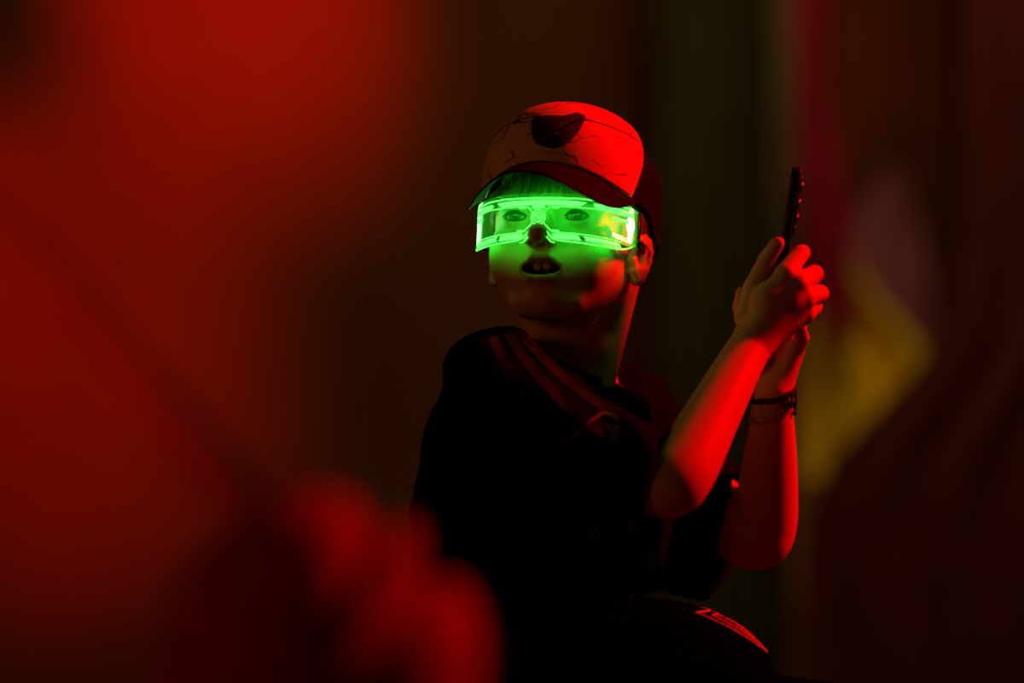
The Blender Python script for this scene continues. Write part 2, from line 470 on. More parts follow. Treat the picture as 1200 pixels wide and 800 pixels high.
# cap front: pale cloth with thin dark cracks
def crack_cloth(name, base, dark):
    m = bpy.data.materials.new(name); m.use_nodes = True; nt = m.node_tree; b = nt.nodes['Principled BSDF']
    b.inputs['Roughness'].default_value = 0.85; b.inputs['Specular IOR Level'].default_value = 0.2
    tc = nt.nodes.new('ShaderNodeTexCoord'); n = nt.nodes.new('ShaderNodeTexNoise'); n.inputs['Scale'].default_value = 45; n.inputs['Detail'].default_value = 6
    sc = nt.nodes.new('ShaderNodeVectorMath'); sc.operation = 'SCALE'; sc.inputs['Scale'].default_value = 0.022
    av = nt.nodes.new('ShaderNodeVectorMath'); av.operation = 'ADD'
    v = nt.nodes.new('ShaderNodeTexVoronoi'); v.feature = 'DISTANCE_TO_EDGE'; v.inputs['Scale'].default_value = 26
    mp = nt.nodes.new('ShaderNodeMapping'); mp.inputs['Scale'].default_value = (0.55, 0.55, 1.3)
    r = nt.nodes.new('ShaderNodeValToRGB'); r.color_ramp.elements[0].position = 0.0; r.color_ramp.elements[0].color = (0.0, 0.0, 0.0, 1)
    r.color_ramp.elements[1].position = 0.022; r.color_ramp.elements[1].color = (1, 1, 1, 1)
    n2 = nt.nodes.new('ShaderNodeTexNoise'); n2.inputs['Scale'].default_value = 30
    r2 = nt.nodes.new('ShaderNodeValToRGB'); r2.color_ramp.elements[0].position = 0.46; r2.color_ramp.elements[1].position = 0.56
    mxv = nt.nodes.new('ShaderNodeMath'); mxv.operation = 'MAXIMUM'
    mix = nt.nodes.new('ShaderNodeMix'); mix.data_type = 'RGBA'; mix.inputs[6].default_value = (*dark, 1); mix.inputs[7].default_value = (*base, 1)
    L = nt.links.new
    L(tc.outputs['Object'], n.inputs['Vector']); L(n.outputs['Color'], sc.inputs[0]); L(tc.outputs['Object'], av.inputs[0]); L(sc.outputs[0], av.inputs[1])
    L(av.outputs[0], mp.inputs[0]); L(mp.outputs[0], v.inputs['Vector']); L(v.outputs['Distance'], r.inputs['Fac'])
    L(tc.outputs['Object'], n2.inputs['Vector']); L(n2.outputs['Fac'], r2.inputs['Fac'])
    L(r.outputs['Color'], mxv.inputs[0]); L(r2.outputs['Color'], mxv.inputs[1]); L(mxv.outputs[0], mix.inputs[0])
    L(mix.outputs[2], b.inputs['Base Color'])
    return m
M_front = crack_cloth('cap_front_cloth', (0.84, 0.60, 0.50), (0.10, 0.03, 0.03))
# trucker mesh: fine dark weave
def weave(name, c0, c1):
    m = mat(name, c0, 0.85, 0.05); nt = m.node_tree; b = nt.nodes['Principled BSDF']
    tc = nt.nodes.new('ShaderNodeTexCoord'); v = nt.nodes.new('ShaderNodeTexVoronoi'); v.inputs['Scale'].default_value = 320
    r = nt.nodes.new('ShaderNodeValToRGB'); r.color_ramp.elements[0].color = (*c0, 1); r.color_ramp.elements[1].color = (*c1, 1)
    nt.links.new(tc.outputs['Object'], v.inputs['Vector']); nt.links.new(v.outputs['Distance'], r.inputs['Fac']); nt.links.new(r.outputs['Color'], b.inputs['Base Color'])
    return m
M_net = weave('cap_net', (0.002, 0.001, 0.001), (0.012, 0.003, 0.003))

# ------------------------------------------------------------------ setting
b = MB(); b.box((0, 7.15, 2.0), Vector((5, 0, 0)), Vector((0, 0.1, 0)), Vector((0, 0, 2.0)))
tag(b.build('wall_back', M_wall, smooth=False), None, None, kind='structure')
b = MB(); b.box((0, 3.5, -0.05), Vector((5, 0, 0)), Vector((0, 3.75, 0)), Vector((0, 0, 0.05)))
tag(b.build('floor', M_floor, smooth=False), None, None, kind='structure')

# backdrop drapes hung behind the boy: each a folded cloth with a hem
def bx(px, Y): return (px - 600) / 1200.0 * Y / YB
def bz(py, Y): return ZC + (400 - py) / 1200.0 * Y / YB
def drape(name, material, Y, left, right, folds, amp, label, cat='curtain', group=None, zt=3.55, zb=0.06, thick=0.006):
    """left/right: lists of (py, px) giving the cloth's two edges, top to bottom"""
    def at(lst, z):
        pts = [(bz(py, Y), bx(px, Y)) for py, px in lst]
        if z >= pts[0][0]: return pts[0][1]
        for (z0, x0), (z1, x1) in zip(pts, pts[1:]):
            if z >= z1:
                t = (z0 - z) / (z0 - z1 + 1e-9); return x0 + (x1 - x0) * t
        return pts[-1][1]
    rows = []; nz, nx = 70, max(24, folds * 10)
    for i in range(nz + 1):
        z = zt + (zb - zt) * i / nz; xl, xr = at(left, z), at(right, z); row = []
        for j in range(nx + 1):
            u = j / nx
            row.append((xl + (xr - xl) * u, Y + amp * math.sin(2 * math.pi * folds * u + 0.3 * math.sin(3 * z)) + 0.3 * amp * math.sin(5.3 * folds * u + z), z))
        rows.append(row)
    back = [[(p[0], p[1] + thick, p[2]) for p in r] for r in rows]
    b = MB(); b.grid(rows); b.grid(back, flip=True)
    for f, k in ((rows, back),):
        b.grid([[r[0] for r in f], [r[0] for r in k]]); b.grid([[r[-1] for r in f], [r[-1] for r in k]], flip=True)
        b.grid([f[0], k[0]], flip=True); b.grid([f[-1], k[-1]])
    o = b.build(name, material)
    rebase(o, (at(left, 1.0), Y, zb))
    return tag(o, label, cat, group)
G = 'backdrop curtains'
drape('curtain', M_olive, 6.75, [(0, 775), (800, 770)], [(0, 915), (800, 925)], 3, 0.03, 'dark olive curtain hanging behind the dark back of the child\'s cap', group=G)
drape('curtain', M_sand, 6.62, [(0, 902), (230, 904), (420, 925), (800, 935)], [(0, 934), (230, 932), (420, 935), (800, 945)], 1, 0.012, 'narrow sand-coloured strip of cloth between the olive curtain and the red streamer', group=G)
drape('streamer', M_red, 6.30, [(0, 934), (200, 934), (330, 955), (400, 975)], [(0, 968), (120, 972), (260, 998), (400, 1002)], 1, 0.02, 'red cloth streamer hanging behind the raised phone', 'streamer', zb=bz(405, 6.3))
drape('curtain', M_brown, 6.75, [(0, 950), (800, 950)], [(0, 1120), (800, 1120)], 3, 0.03, 'plain brown curtain to the right of the red streamer, rearmost there', group=G)
drape('curtain', M_mauve, 6.55, [(0, 1300), (195, 1040), (260, 1000), (330, 978), (440, 1015), (800, 1090)], [(0, 1310), (210, 1060), (300, 1090), (420, 1105), (800, 1110)], 2, 0.02, 'dull mauve curtain gathered above and behind the yellow curtain', group=G, zt=bz(200, 6.55))
drape('curtain', M_yellow, 6.42, [(270, 965), (330, 950), (420, 938), (800, 935)], [(270, 985), (335, 1015), (410, 1085), (800, 1090)], 2, 0.03, 'mustard yellow curtain lit behind the child\'s wrists', group=G, zt=bz(275, 6.42))
drape('curtain', M_maroon, 6.18, [(0, 1130), (300, 1125), (410, 1092), (540, 972), (620, 940), (800, 955)], [(0, 1420), (800, 1420)], 5, 0.02, 'dark maroon curtain drawn across the far right with a slanting edge', group=G)
drape('curtain', M_rust, 6.34, [(600, 925), (800, 925)], [(600, 960), (800, 965)], 1, 0.015, 'rust brown strip of cloth low behind the child\'s elbow', group=G, zt=bz(560, 6.34))
r = MB(); r.tube([(-2.0, 6.55, 3.6), (3.4, 6.55, 3.6)], 0.02, 10)
for x in (-1.95, 3.35): r.tube([(x, 6.55, 3.62), (x, 6.55, 0.0)], 0.02, 10)
tag(r.build('curtain_rail', M_metal), 'metal frame above the picture that the backdrop curtains hang from', 'rail')

pts = [Vector((bx(px, 6.98), 6.98, bz(py, 6.98))) for px, py in ((-80, 180), (0, 235), (80, 310), (160, 403), (210, 462), (262, 522), (310, 585), (350, 660), (372, 760), (380, 900))]
pts += [Vector((pts[-1].x, 6.98, 0.3)), Vector((pts[-1].x + 0.02, 6.97, 0.012))]
b = MB(); b.tube(pts, [0.005, 0.005, 0.006, 0.009, 0.012, 0.014, 0.016, 0.016, 0.016, 0.016, 0.016, 0.012], 10)
cab = b.build('cable', M_jacket)
tag(cab, 'dark cable hung slantwise down the red-lit wall at left', 'cable')

# ------------------------------------------------------------------ the boy: frames
HF = Frame(P(664, 271, 60), R(17), R(10))
CF = HF.tilt((0, 5, 41), R(4))

# skin body ---------------------------------------------------------
body = head_prims(HF)
neck = [('cone', tuple(HF(0, 26, -45)), tuple(P(668, 455, 75)), 0.046, 0.044, 'add', 0.02),
        ('cone', tuple(HF(58, 26, -48)), tuple(P(706, 470, 22)), 0.012, 0.008, 'add', 0.014),
        ('cone', tuple(HF(-52, 30, -48)), tuple(P(640, 440, 10)), 0.012, 0.010, 'add', 0.014),
        cpx((668, 455, 75), (600, 465, 0), 46, 34, 20), cpx((668, 460, 75), (728, 492, 150), 44, 30, 20)]
body += neck
def chain(pts, k=0.01, n=12):
    """smooth limb through (px, py, depth, radius) points"""
    P_ = [np.array(p, float) for p in pts]; P_ = [2 * P_[0] - P_[1]] + P_ + [2 * P_[-1] - P_[-2]]; o = []
    for i in range(1, len(P_) - 2):
        a, b_, c, d = P_[i - 1:i + 3]
        for j in range(n):
            t = j / n; o.append(0.5 * (2 * b_ + (c - a) * t + (2 * a - 5 * b_ + 4 * c - d) * t * t + (3 * b_ - a - 3 * c + d) * t ** 3))
    o.append(P_[-2])
    return [cpx(tuple(x[:3]), tuple(y[:3]), x[3], y[3], k) for x, y in zip(o, o[1:])]
arms = [  # near (right) arm
    ]
arms += chain([(600, 470, -20, 34), (735, 545, -115, 38), (775, 567, -140, 40), (797, 555, -142, 40), (835, 486, -90, 33), (868, 425, -40, 27), (888, 392, -14, 24)])
arms += chain([(735, 490, 165, 34), (850, 605, 115, 38), (884, 630, 98, 38), (896, 612, 92, 38), (901, 555, 72, 33.5), (905, 500, 56, 26), (906, 462, 45, 20.5)])
RH = [  # right hand: back of the hand to the camera
    cpx((886, 394, -22), (921, 322, -24), 24, 14, 6), cpx((886, 394, -22), (935, 335, -26), 24, 14, 6),
    cpx((889, 392, -20), (943, 352, -20), 23, 13, 6), cpx((892, 392, -16), (944, 369, -8), 22, 11, 6),
    cpx((900, 350, -24), (925, 350, -22), 20, 17, 8)]
def finger(pts, rad, k=2.2):
    return [cpx(pts[i], pts[i + 1], rad[i], rad[i + 1], k) for i in range(len(pts) - 1)]
RH += finger([(921, 320, -24), (937, 298, 2), (940, 296, 28), (931, 299, 44)], [12.5, 10.5, 9.5, 8])
RH += finger([(936, 332, -26), (954, 321, 4), (951, 322, 32), (933, 324, 48)], [12.5, 11, 9.5, 8])
RH += finger([(944, 348, -20), (961, 344, 8), (956, 344, 35), (934, 346, 46)], [12, 10.5, 9.5, 8])
RH += finger([(945, 366, -8), (954, 359, 12), (949, 360, 34), (934, 362, 42)], [11, 10, 9, 7.5])
RH += finger([(876, 372, -8), (884, 338, -2), (899, 305, 0), (911, 285, -4)], [16, 13.5, 11, 9])
LH = [  # left hand, behind and below
    cpx((906, 462, 45), (905, 395, 70), 20, 15, 6), cpx((906, 462, 45), (916, 395, 66), 20, 14, 6),
    cpx((908, 458, 45), (926, 402, 56), 19, 13, 6), cpx((910, 456, 44), (932, 412, 42), 18, 11, 6)]
LH += finger([(932, 412, 42), (940, 396, 30), (938, 384, 20)], [10, 8.5, 7.5])
LH += finger([(926, 402, 56), (936, 380, 60), (934, 362, 66)], [12, 10, 9])
LH += finger([(916, 395, 66), (922, 372, 88), (908, 356, 96)], [12, 10, 9])
LH += finger([(905, 395, 70), (905, 372, 92), (895, 358, 98)], [12, 10, 9])
LH += finger([(893, 425, 45), (876, 388, 34), (869, 360, 30), (870, 344, 32)], [14, 12, 10.5, 8.5])
arms += RH + LH

def box_px(x0, x1, y0, y1, d0, d1):
    a = [P(x, y, d) for x in (x0, x1) for y in (y0, y1) for d in (d0, d1)]
    return np.min(a, 0), np.max(a, 0)
FA = Field(*box_px(556, 808, 120, 500, -75, 200), 0.00115).run(body)
FB = Field(*box_px(738, 990, 265, 690, -210, 185), 0.0012).run(arms)
hips = [cpx((610, 560, 40), (600, 850, 135), 95, 100, 20), cpx((600, 860, 135), (600, 985, 150), 95, 100, 20),
        cpx((585, 470, -25), (735, 495, 160), 40, 36, 20), cpx((620, 480, 30), (612, 600, 40), 60, 92, 20),
        cpx((605, 475, -20), (745, 548, -82), 33, 36, 6), cpx((730, 490, 165), (856, 606, 114), 33, 36, 6)]
# legs astride the carrier's shoulders
for (hx, hd, kx, kd) in ((590, 60, 815, -205), (650, 215, 900, 60)):
    hips += [cpx((hx, 990, hd), (kx, 1050, kd), 64, 46, 14), cpx((kx, 1050, kd), (kx - 10, 1290, kd - 25), 42, 30, 10),
             cpx((kx - 10, 1295, kd - 25), (kx + 60, 1322, kd - 22), 28, 20, 8)]
FC = Field(*box_px(440, 1000, 400, 1370, -280, 330), 0.006).run(hips)
VV, QQ, nb = [], [], 0
for f, sm in ((FA, 2), (FB, 5), (FC, 2)):
    V, Q = f.mesh(smooth=sm); VV.append(V); QQ.append(Q + nb); nb += len(V)
me = np_mesh(np.concatenate(VV), np.concatenate(QQ), 'person')
# skin colour attribute: lips and brows
V = np.concatenate(VV); q = HF.loc(V[:, 0], V[:, 1], V[:, 2])
colr = np.tile(np.array([0.62, 0.38, 0.27, 1.0]), (len(V), 1))
def blendc(wt, c):
    wt = np.clip(wt, 0, 1)[:, None]; colr[:, :3] = colr[:, :3] * (1 - wt) + np.array(c) * wt
lx = np.abs(q[0])
upc = np.where(lx < 8, -44, -44 - (lx - 8) * 0.7); loc_ = np.where(lx < 10, -64.5, -64.5 + (lx - 10) * 0.8)
lipm = (np.exp(-((q[2] - upc) / 3.8) ** 4) + np.exp(-((q[2] - loc_) / 4.4) ** 4)) * (lx < 22) * (q[1] < -68)
blendc(lipm, (0.42, 0.13, 0.12))
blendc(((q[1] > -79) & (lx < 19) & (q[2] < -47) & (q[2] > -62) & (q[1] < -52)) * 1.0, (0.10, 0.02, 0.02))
bz_ = 15 - 0.010 * (lx - 30) ** 2
blendc(0.85 * np.exp(-((q[2] - bz_) / 3.2) ** 2) * (lx > 14) * (lx < 49) * (q[1] < -30), (0.10, 0.06, 0.03))
at = me.color_attributes.new('skin_colour', 'FLOAT_COLOR', 'POINT'); at.data.foreach_set('color', colr.astype(np.float32).ravel())
boy = link('person', me, M_skin)
rebase(boy, P(600, 1000, 150))
tag(boy, 'child in pale-fronted cap and glowing green visor, looking back while raising a phone', 'person')

# eyes, lashes, teeth
gaze = Vector((0.03, -1.0, 0.10)).normalized()
for sx in (1, -1):
    c = HF(31 * sx, -65.5, -1); g = (HF.ex * gaze.x + HF.ey * gaze.y + HF.ez * gaze.z).normalized()
    Mq = g.to_track_quat('Z', 'Y').to_matrix()
    b = MB(); b.sphere(c, 0.0118, 32, 40, Mq)
    o = b.build('eye', M_white, boy); me = o.data; me.materials.append(M_iris); me.materials.append(M_pupil)
    for pl in me.polygons:
        a = math.degrees(math.acos(max(-1, min(1, (pl.center - c).normalized().dot(g)))))
        pl.material_index = 2 if a < 13 else (1 if a < 31 else 0)
    b = MB(); pts = []
    for i in range(13):
        t = -1 + i / 6; pts.append(HF((31 + 12.8 * t) * sx, -78.5 + 4.6 * t * t, -1 + 4.9 * (1 - t * t)))
    b.tube(pts, [0.0004 + 0.0009 * math.sin(math.pi * i / 12) for i in range(13)], 6)
    pts = [HF((31 + 12.6 * (-1 + i / 6)) * sx, -78 + 4.6 * (-1 + i / 6) ** 2, -1.2 - 4.7 * (1 - (-1 + i / 6) ** 2)) for i in range(13)]
    b.tube(pts, [0.0003 + 0.0003 * math.sin(math.pi * i / 12) for i in range(13)], 6)
    b.build('eyelashes', M_lash, boy)
b = MB()
for x, wd, hg in ((-4.9, 5.0, 6.0), (4.9, 5.0, 6.0)):
    b.sphere(HF(x, -77.0 + 0.03 * x * x, -49.0), (wd * 0.001, 0.0028, hg * 0.001), 12, 8, Matrix((HF.ex, HF.ey, HF.ez)).transposed())
b.build('teeth', M_teeth, boy)

# hair: locks of fine strands
b = MB()
def lock(p0, p1, p2, r0, n=6):
    pts = [(1 - t) ** 2 * Vector(p0) + 2 * t * (1 - t) * Vector(p1) + t * t * Vector(p2) for t in [i / n for i in range(n + 1)]]
    b.tube(pts, [r0 * (1 - 0.85 * (i / n) ** 1.5) for i in range(n + 1)], 4)
for i in range(420):       # fringe under the brim
    x = rng.uniform(-66, 66); y = -76 + 0.0105 * x * x + rng.uniform(-3, 4)
    zt = 42 + rng.uniform(-4, 6) - 0.0018 * x * x
    tip = 19 + rng.uniform(-9, 10) + 5 * math.sin(x * 0.16) - 0.002 * x * x
    dx = rng.normal(0, 5) + 3 * math.sin(x * 0.12)
    lock(HF(x, y + 3, zt), HF(x + dx * 0.3, y - 8, (zt + tip) / 2 + 4), HF(x + dx, y - 7 + 2 * rng.rand(), tip), rng.uniform(0.0005, 0.0010))
for sx in (1, -1):
    for i in range(260):   # sides and behind the ears
        y = rng.uniform(-34, 82); x = 76 * math.sqrt(max(0.02, 1 - ((y - 12) / 92) ** 2))
        zt = 20 + rng.uniform(-4, 8) - 0.15 * (y + 30)
        ln = 20 if y < -5 else (26 if y < 12 else 58)
        if -5 <= y < 22: ln = 20
        tip = zt - ln * rng.uniform(0.6, 1.0)
        k = 1.0 if y < 20 else 0.86
        lock(HF(sx * (x - 2), y, zt), HF(sx * (x + 4), y + 1, (zt + tip) / 2), HF(sx * x * k + rng.normal(0, 1.5), y + rng.normal(0, 3), tip), rng.uniform(0.0007, 0.0013))
for i in range(260):       # nape
    a = rng.uniform(-1.25, 1.25); x = 66 * math.sin(a); y = 12 + 84 * math.cos(a)
    zt = 8 + rng.uniform(-6, 6); tip = -62 + rng.uniform(-14, 10)
    lock(HF(x, y, zt), HF(x * 1.02, y + 1, -25), HF(x * 0.72 + rng.normal(0, 2), y - 22, tip), rng.uniform(0.0008, 0.0015))
b.build('hair', M_hair, boy, fix=False)

# shirt ------------------------------------------------------------
SH = [epx((580, 447, -42), (60, 58, 58), 10), epx((736, 478, 165), (46, 45, 48), 10),
      epx((622, 565, 35), (130, 150, 118), 30), cpx((612, 610, 40), (604, 780, 110), 130, 132, 20), cpx((604, 780, 110), (602, 920, 145), 132, 122, 10),
      cpx((592, 440, -35), (706, 510, -2), 52, 46, 25), cpx((706, 505, 0), (736, 480, 165), 46, 44, 25), cpx((596, 445, 0), (736, 480, 165), 48, 42, 25),
      cpx((580, 452, -45), (690, 525, -96), 58, 58, 18), cpx((690, 525, -96), (800, 575, -145), 58, 57, 8),
      cpx((736, 486, 168), (820, 590, 130), 46, 62, 18), cpx((820, 595, 128), (900, 640, 98), 58, 60, 8), epx((818, 646, 118), (62, 61, 55), 18), epx((564, 512, -5), (62, 70, 70), 30), epx((725, 600, 50), (95, 103, 90), 20), epx((790, 648, 70), (60, 55, 50), 20)]
hem1n = (P(800, 562, -98) - P(735, 545, -80)).normalized(); hem1 = P(773, 555, -132)
hem2n = (P(900, 622, 95) - P(850, 602, 115)).normalized(); hem2 = P(866, 608, 112)
def halfspace(lo, hi, o, n):
    return ('fn', tuple(lo), tuple(hi), lambda X, Y, Z: -((X - o[0]) * n[0] + (Y - o[1]) * n[1] + (Z - o[2]) * n[2]), 'sub', 0.002)
lo, hi = box_px(440, 960, 370, 975, -230, 320)
FS = Field(lo, hi, 0.0024).run(SH)
# folds
W = FS.win(lo, hi)[1:]
X, Y, Z = W
fold = 0.0016 * np.sin(95 * (X * 0.5 + Z) + 40 * Y + 2 * np.sin(30 * X)) + 0.0013 * np.sin(140 * (X - 0.6 * Z) + 60 * Y + 1.5 * np.sin(45 * Z))
fold = fold + 0.0022 * np.exp(-((X - 0.11) / 0.07) ** 2) * np.sin(170 * (0.8 * X + 0.5 * Z) + 30 * Y)
FS.F += fold.astype(np.float32)
c1lo, c1hi = box_px(764, 880, 440, 680, -190, -20)
FS.run([halfspace(*box_px(752, 900, 440, 690, -215, 15), hem1, hem1n), halfspace(*box_px(846, 960, 500, 720, 40, 220), hem2, hem2n)])
FS.run([cpx((742, 548, -120), (805, 566, -148), 42, 50, 3, 'sub'), cpx((830, 592, 122), (905, 625, 92), 46, 56, 3, 'sub')])
FS.run([('cone', tuple(P(668, 470, 70)), tuple(P(672, 380, 80)), 0.046, 0.052, 'sub', 0.006)])
V, Q = FS.mesh(smooth=2)
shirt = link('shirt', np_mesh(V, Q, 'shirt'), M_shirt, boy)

def on(F, px, py, off=0.0):
    h = F.cast(CAM, ray(px, py))
    if h is None: return None, None
    n = F.normal(h); return h + n * off, n
def ribbon(F, pts, w, name, material, parent, th=0.0011, n=None):
    """strip of cloth laid along a line of photo pixels on a sculpted surface"""
    n = n or 26; L, Rr, Lb, Rb = [], [], [], []
    P2 = [Vector(p) for p in pts]
    ln = [0]
    for a, c in zip(P2, P2[1:]): ln.append(ln[-1] + (c - a).length)
    for i in range(n + 1):
        s_ = ln[-1] * i / n; j = max(k for k in range(len(P2) - 1) if ln[k] <= s_ + 1e-6)
        t = (s_ - ln[j]) / (ln[j + 1] - ln[j]); c = P2[j].lerp(P2[j + 1], t)
        tg = (P2[min(j + 1, len(P2) - 1)] - P2[j]).normalized(); nn = Vector((-tg.y, tg.x)) * w / 2
        a, na = on(F, c.x + nn.x, c.y + nn.y); d, nd = on(F, c.x - nn.x, c.y - nn.y)
        if a is None or d is None: continue
        if L and ((a - L[-1]).length > 0.03 or (d - Rr[-1]).length > 0.03): continue
        L.append(a + na * th); Rr.append(d + nd * th); Lb.append(a - na * 0.001); Rb.append(d - nd * 0.001)
    b = MB(); b.grid([L, Rr]); b.grid([Rr, Rb]); b.grid([Rb, Lb]); b.grid([Lb, L])
    return b.build(name, material, parent)
ribbon(FS, [(577, 396), (590, 425), (612, 462), (640, 495), (672, 522), (700, 540)], 11, 'stripe', M_stripe, shirt)
ribbon(FS, [(596, 392), (610, 416), (634, 445), (662, 475), (694, 500), (716, 512)], 11, 'stripe', M_stripe, shirt)
ribbon(FS, [(616, 398), (632, 416), (652, 436), (678, 458), (706, 478), (728, 492)], 10, 'stripe', M_stripe, shirt)
ribbon(FS, [(664, 520), (676, 508), (692, 494), (706, 484), (718, 486), (726, 494)], 3, 'piping', M_crest, shirt)
# chest crest and small sleeve tab
def patch(F, pts, name, material, parent, th=0.0012, sub=5):
    top, bot = [], []
    for i in range(len(pts)):
        a, c = pts[i], pts[(i + 1) % len(pts)]
        for k in range(sub):
            t = k / sub; h, n = on(F, a[0] + (c[0] - a[0]) * t, a[1] + (c[1] - a[1]) * t)
            if h is None: continue
            top.append(h + n * th); bot.append(h - n * th * 0.5)
    b = MB(); b.prism(top, bot); return b.build(name, material, parent, smooth=False)
patch(FS, [(710, 497), (724, 499), (727, 508), (722, 517), (716, 519), (711, 510)], 'crest', M_crest, shirt)
patch(FS, [(706, 522), (735, 532), (733, 539), (705, 529)], 'label_patch', M_stripe, shirt)
# collar: ribbed band round the neck opening
b = MB(); pts = []
for i in range(40):
    a = 2 * math.pi * i / 40
    c = P(667, 424, 76); ca, sa = math.cos(a), math.sin(a)
    # ring higher on the nape side (left) and lower at the throat (right)
    p = c + Vector((0.049 * ca, 0.052 * sa, 0)); p.z = c.z + 0.031 * (-ca) * 0.9 - 0.008 * (1 - abs(ca)) * 1.2 * (1 if sa < 0 else -0.3)
    pts.append(p)
b.tube(pts, 0.0062, 10, closed=True)
b.build('collar', M_collar, shirt)
# shorts over hips and thighs
sh = [cpx((600, 910, 142), (600, 985, 150), 112, 112, 20)]
for (hx, hd, kx, kd) in ((590, 60, 815, -205), (650, 215, 900, 60)):
    sh.append(cpx((hx, 990, hd), (hx + (kx - hx) * .8, 990 + 48, hd + (kd - hd) * .8), 74, 62, 14))
F = Field(*box_px(420, 960, 850, 1140, -290, 340), 0.006).run(sh); V, Q = F.mesh(smooth=2)
link('shorts', np_mesh(V, Q, 'shorts'), M_shorts, boy)

# ------------------------------------------------------------------ caps
def crown_fn(CFr, a, bb, c, n, off=0.0):
    def f(X, Y, Z):
        x, y, z = CFr.loc(X, Y, Z)
        rho = np.sqrt((x / (a * (1 + 0.10 * np.clip(y / 40, 0, 1)))) ** 2 + np.where(y < 0, y / bb, y / (bb * 1.13)) ** 2)
        v = (rho ** n + (np.maximum(z, 0) / c) ** n + (np.maximum(-z, 0) / (c * 2.2)) ** n) ** (1 / n)
        return ((v - 1) * min(a, c) - off) * CFr.k
    return f
def arch(x, k): return -k * x * x
def cap_piece(name, CFr, a, bb, c, n, t0, t1, keep, material, parent, h=0.0013, k_arch=0.0035, back=-14.0, smooth=2):
    """shell between offsets t0 and t1 (mm), where keep(x,y,z) < 0"""
    cs = [CFr(x, y, z) for x in (-a * 1.1 - 14, a * 1.1 + 14) for y in (-bb - 14, bb * 1.13 + 14) for z in (-62, c + 12)]
    lo, hi = np.min(cs, 0), np.max(cs, 0)
    F = Field(lo, hi, h); fo = crown_fn(CFr, a, bb, c, n)
    def shell(X, Y, Z):
        d = fo(X, Y, Z) / CFr.k; x, y, z = CFr.loc(X, Y, Z)
        e = np.maximum(d - t1, t0 - d)
        zb = np.where(y < 0, arch(x, k_arch), arch(x, k_arch) + back * np.clip(y / 40, 0, 1))
        e = np.maximum(e, zb - z)
        if keep is not None: e = np.maximum(e, keep(x, y, z))
        return e * CFr.k
    F.F[:] = shell(*F.win(lo, hi)[1:]); V, Q = F.mesh(smooth=smooth)
    return link(name, np_mesh(V, Q, name), material, parent), F
def make_brim(CFr, a, bb, out, k_in, k_out, half, slope, m_top, m_under, parent, th=2.6, wide=1.11):
    rows_t, rows_b = [], []; nu, nv = 48, 14
    for i in range(nu + 1):
        wv = -1 + 2 * i / nu; ph = half * wv; rt, rb = [], []
        for j in range(nv + 1):
            v = j / nv
            xi, yi = (a - 2) * math.sin(ph), -(bb - 2) * math.cos(ph)
            e = math.cos(wv * math.pi / 2) ** 0.55 if abs(wv) < 1 else 0.0; es = 1 - abs(wv) ** 3.5
            xo, yo = a * wide * math.sin(ph), -bb * math.cos(ph) - out * e
            x, y = xi + (xo - xi) * v, yi + (yo - yi) * v
            z = arch(x, k_in + (k_out - k_in) * v * es) + slope * v * e - 1
            rt.append(CFr(x, y, z + th / 2)); rb.append(CFr(x, y, z - th / 2))
        rows_t.append(rt); rows_b.append(rb)
    b = MB(); b.grid(rows_t)
    b.grid([[r[-1] for r in rows_t], [r[-1] for r in rows_b]]); b.grid([[r[0] for r in rows_t], [r[0] for r in rows_b]])
    b.grid([rows_t[0], rows_b[0]]); b.grid([rows_t[-1], rows_b[-1]])
    b.grid([[p + (q_ - p) * 0.5 for p, q_ in zip(r1, r2)] for r1, r2 in zip(rows_t, rows_b)])
    br = b.build('brim', m_top, parent)
    b = MB(); lift = [[p - CFr.ez * 0.0003 for p in r] for r in rows_b]
    b.grid(lift); b.grid([[p + CFr.ez * 0.0006 for p in r] for r in lift], flip=True)
    b.build('brim_underside', m_under, br)
    return br

cap = empty('baseball_cap', CF(0, 0, 0))
tag(cap, 'trucker cap with pale cracked front and dark shield badge, on the child\'s head', 'cap')
CA, CB, CC, CN = 82, 101, 81, 2.3
seam = lambda y, z: y - (-37 + 0.44 * z)
front, FF = cap_piece('front_panel', CF, CA, CB, CC, CN, -1.5, 4.0, lambda x, y, z: seam(y, z), M_front, cap, h=0.0011, smooth=1)
cap_piece('mesh_panel', CF, CA, CB, CC, CN - 0.25, -2.5, 0.3, lambda x, y, z: -seam(y, z) - 3, M_net, cap, h=0.0013, back=-26.0)
make_brim(CF, CA + 3, CB + 3, 60, 0.0036, 0.0078, R(61), -27, M_capdark, M_under, cap)
b = MB()
for i in range(11):
    pass
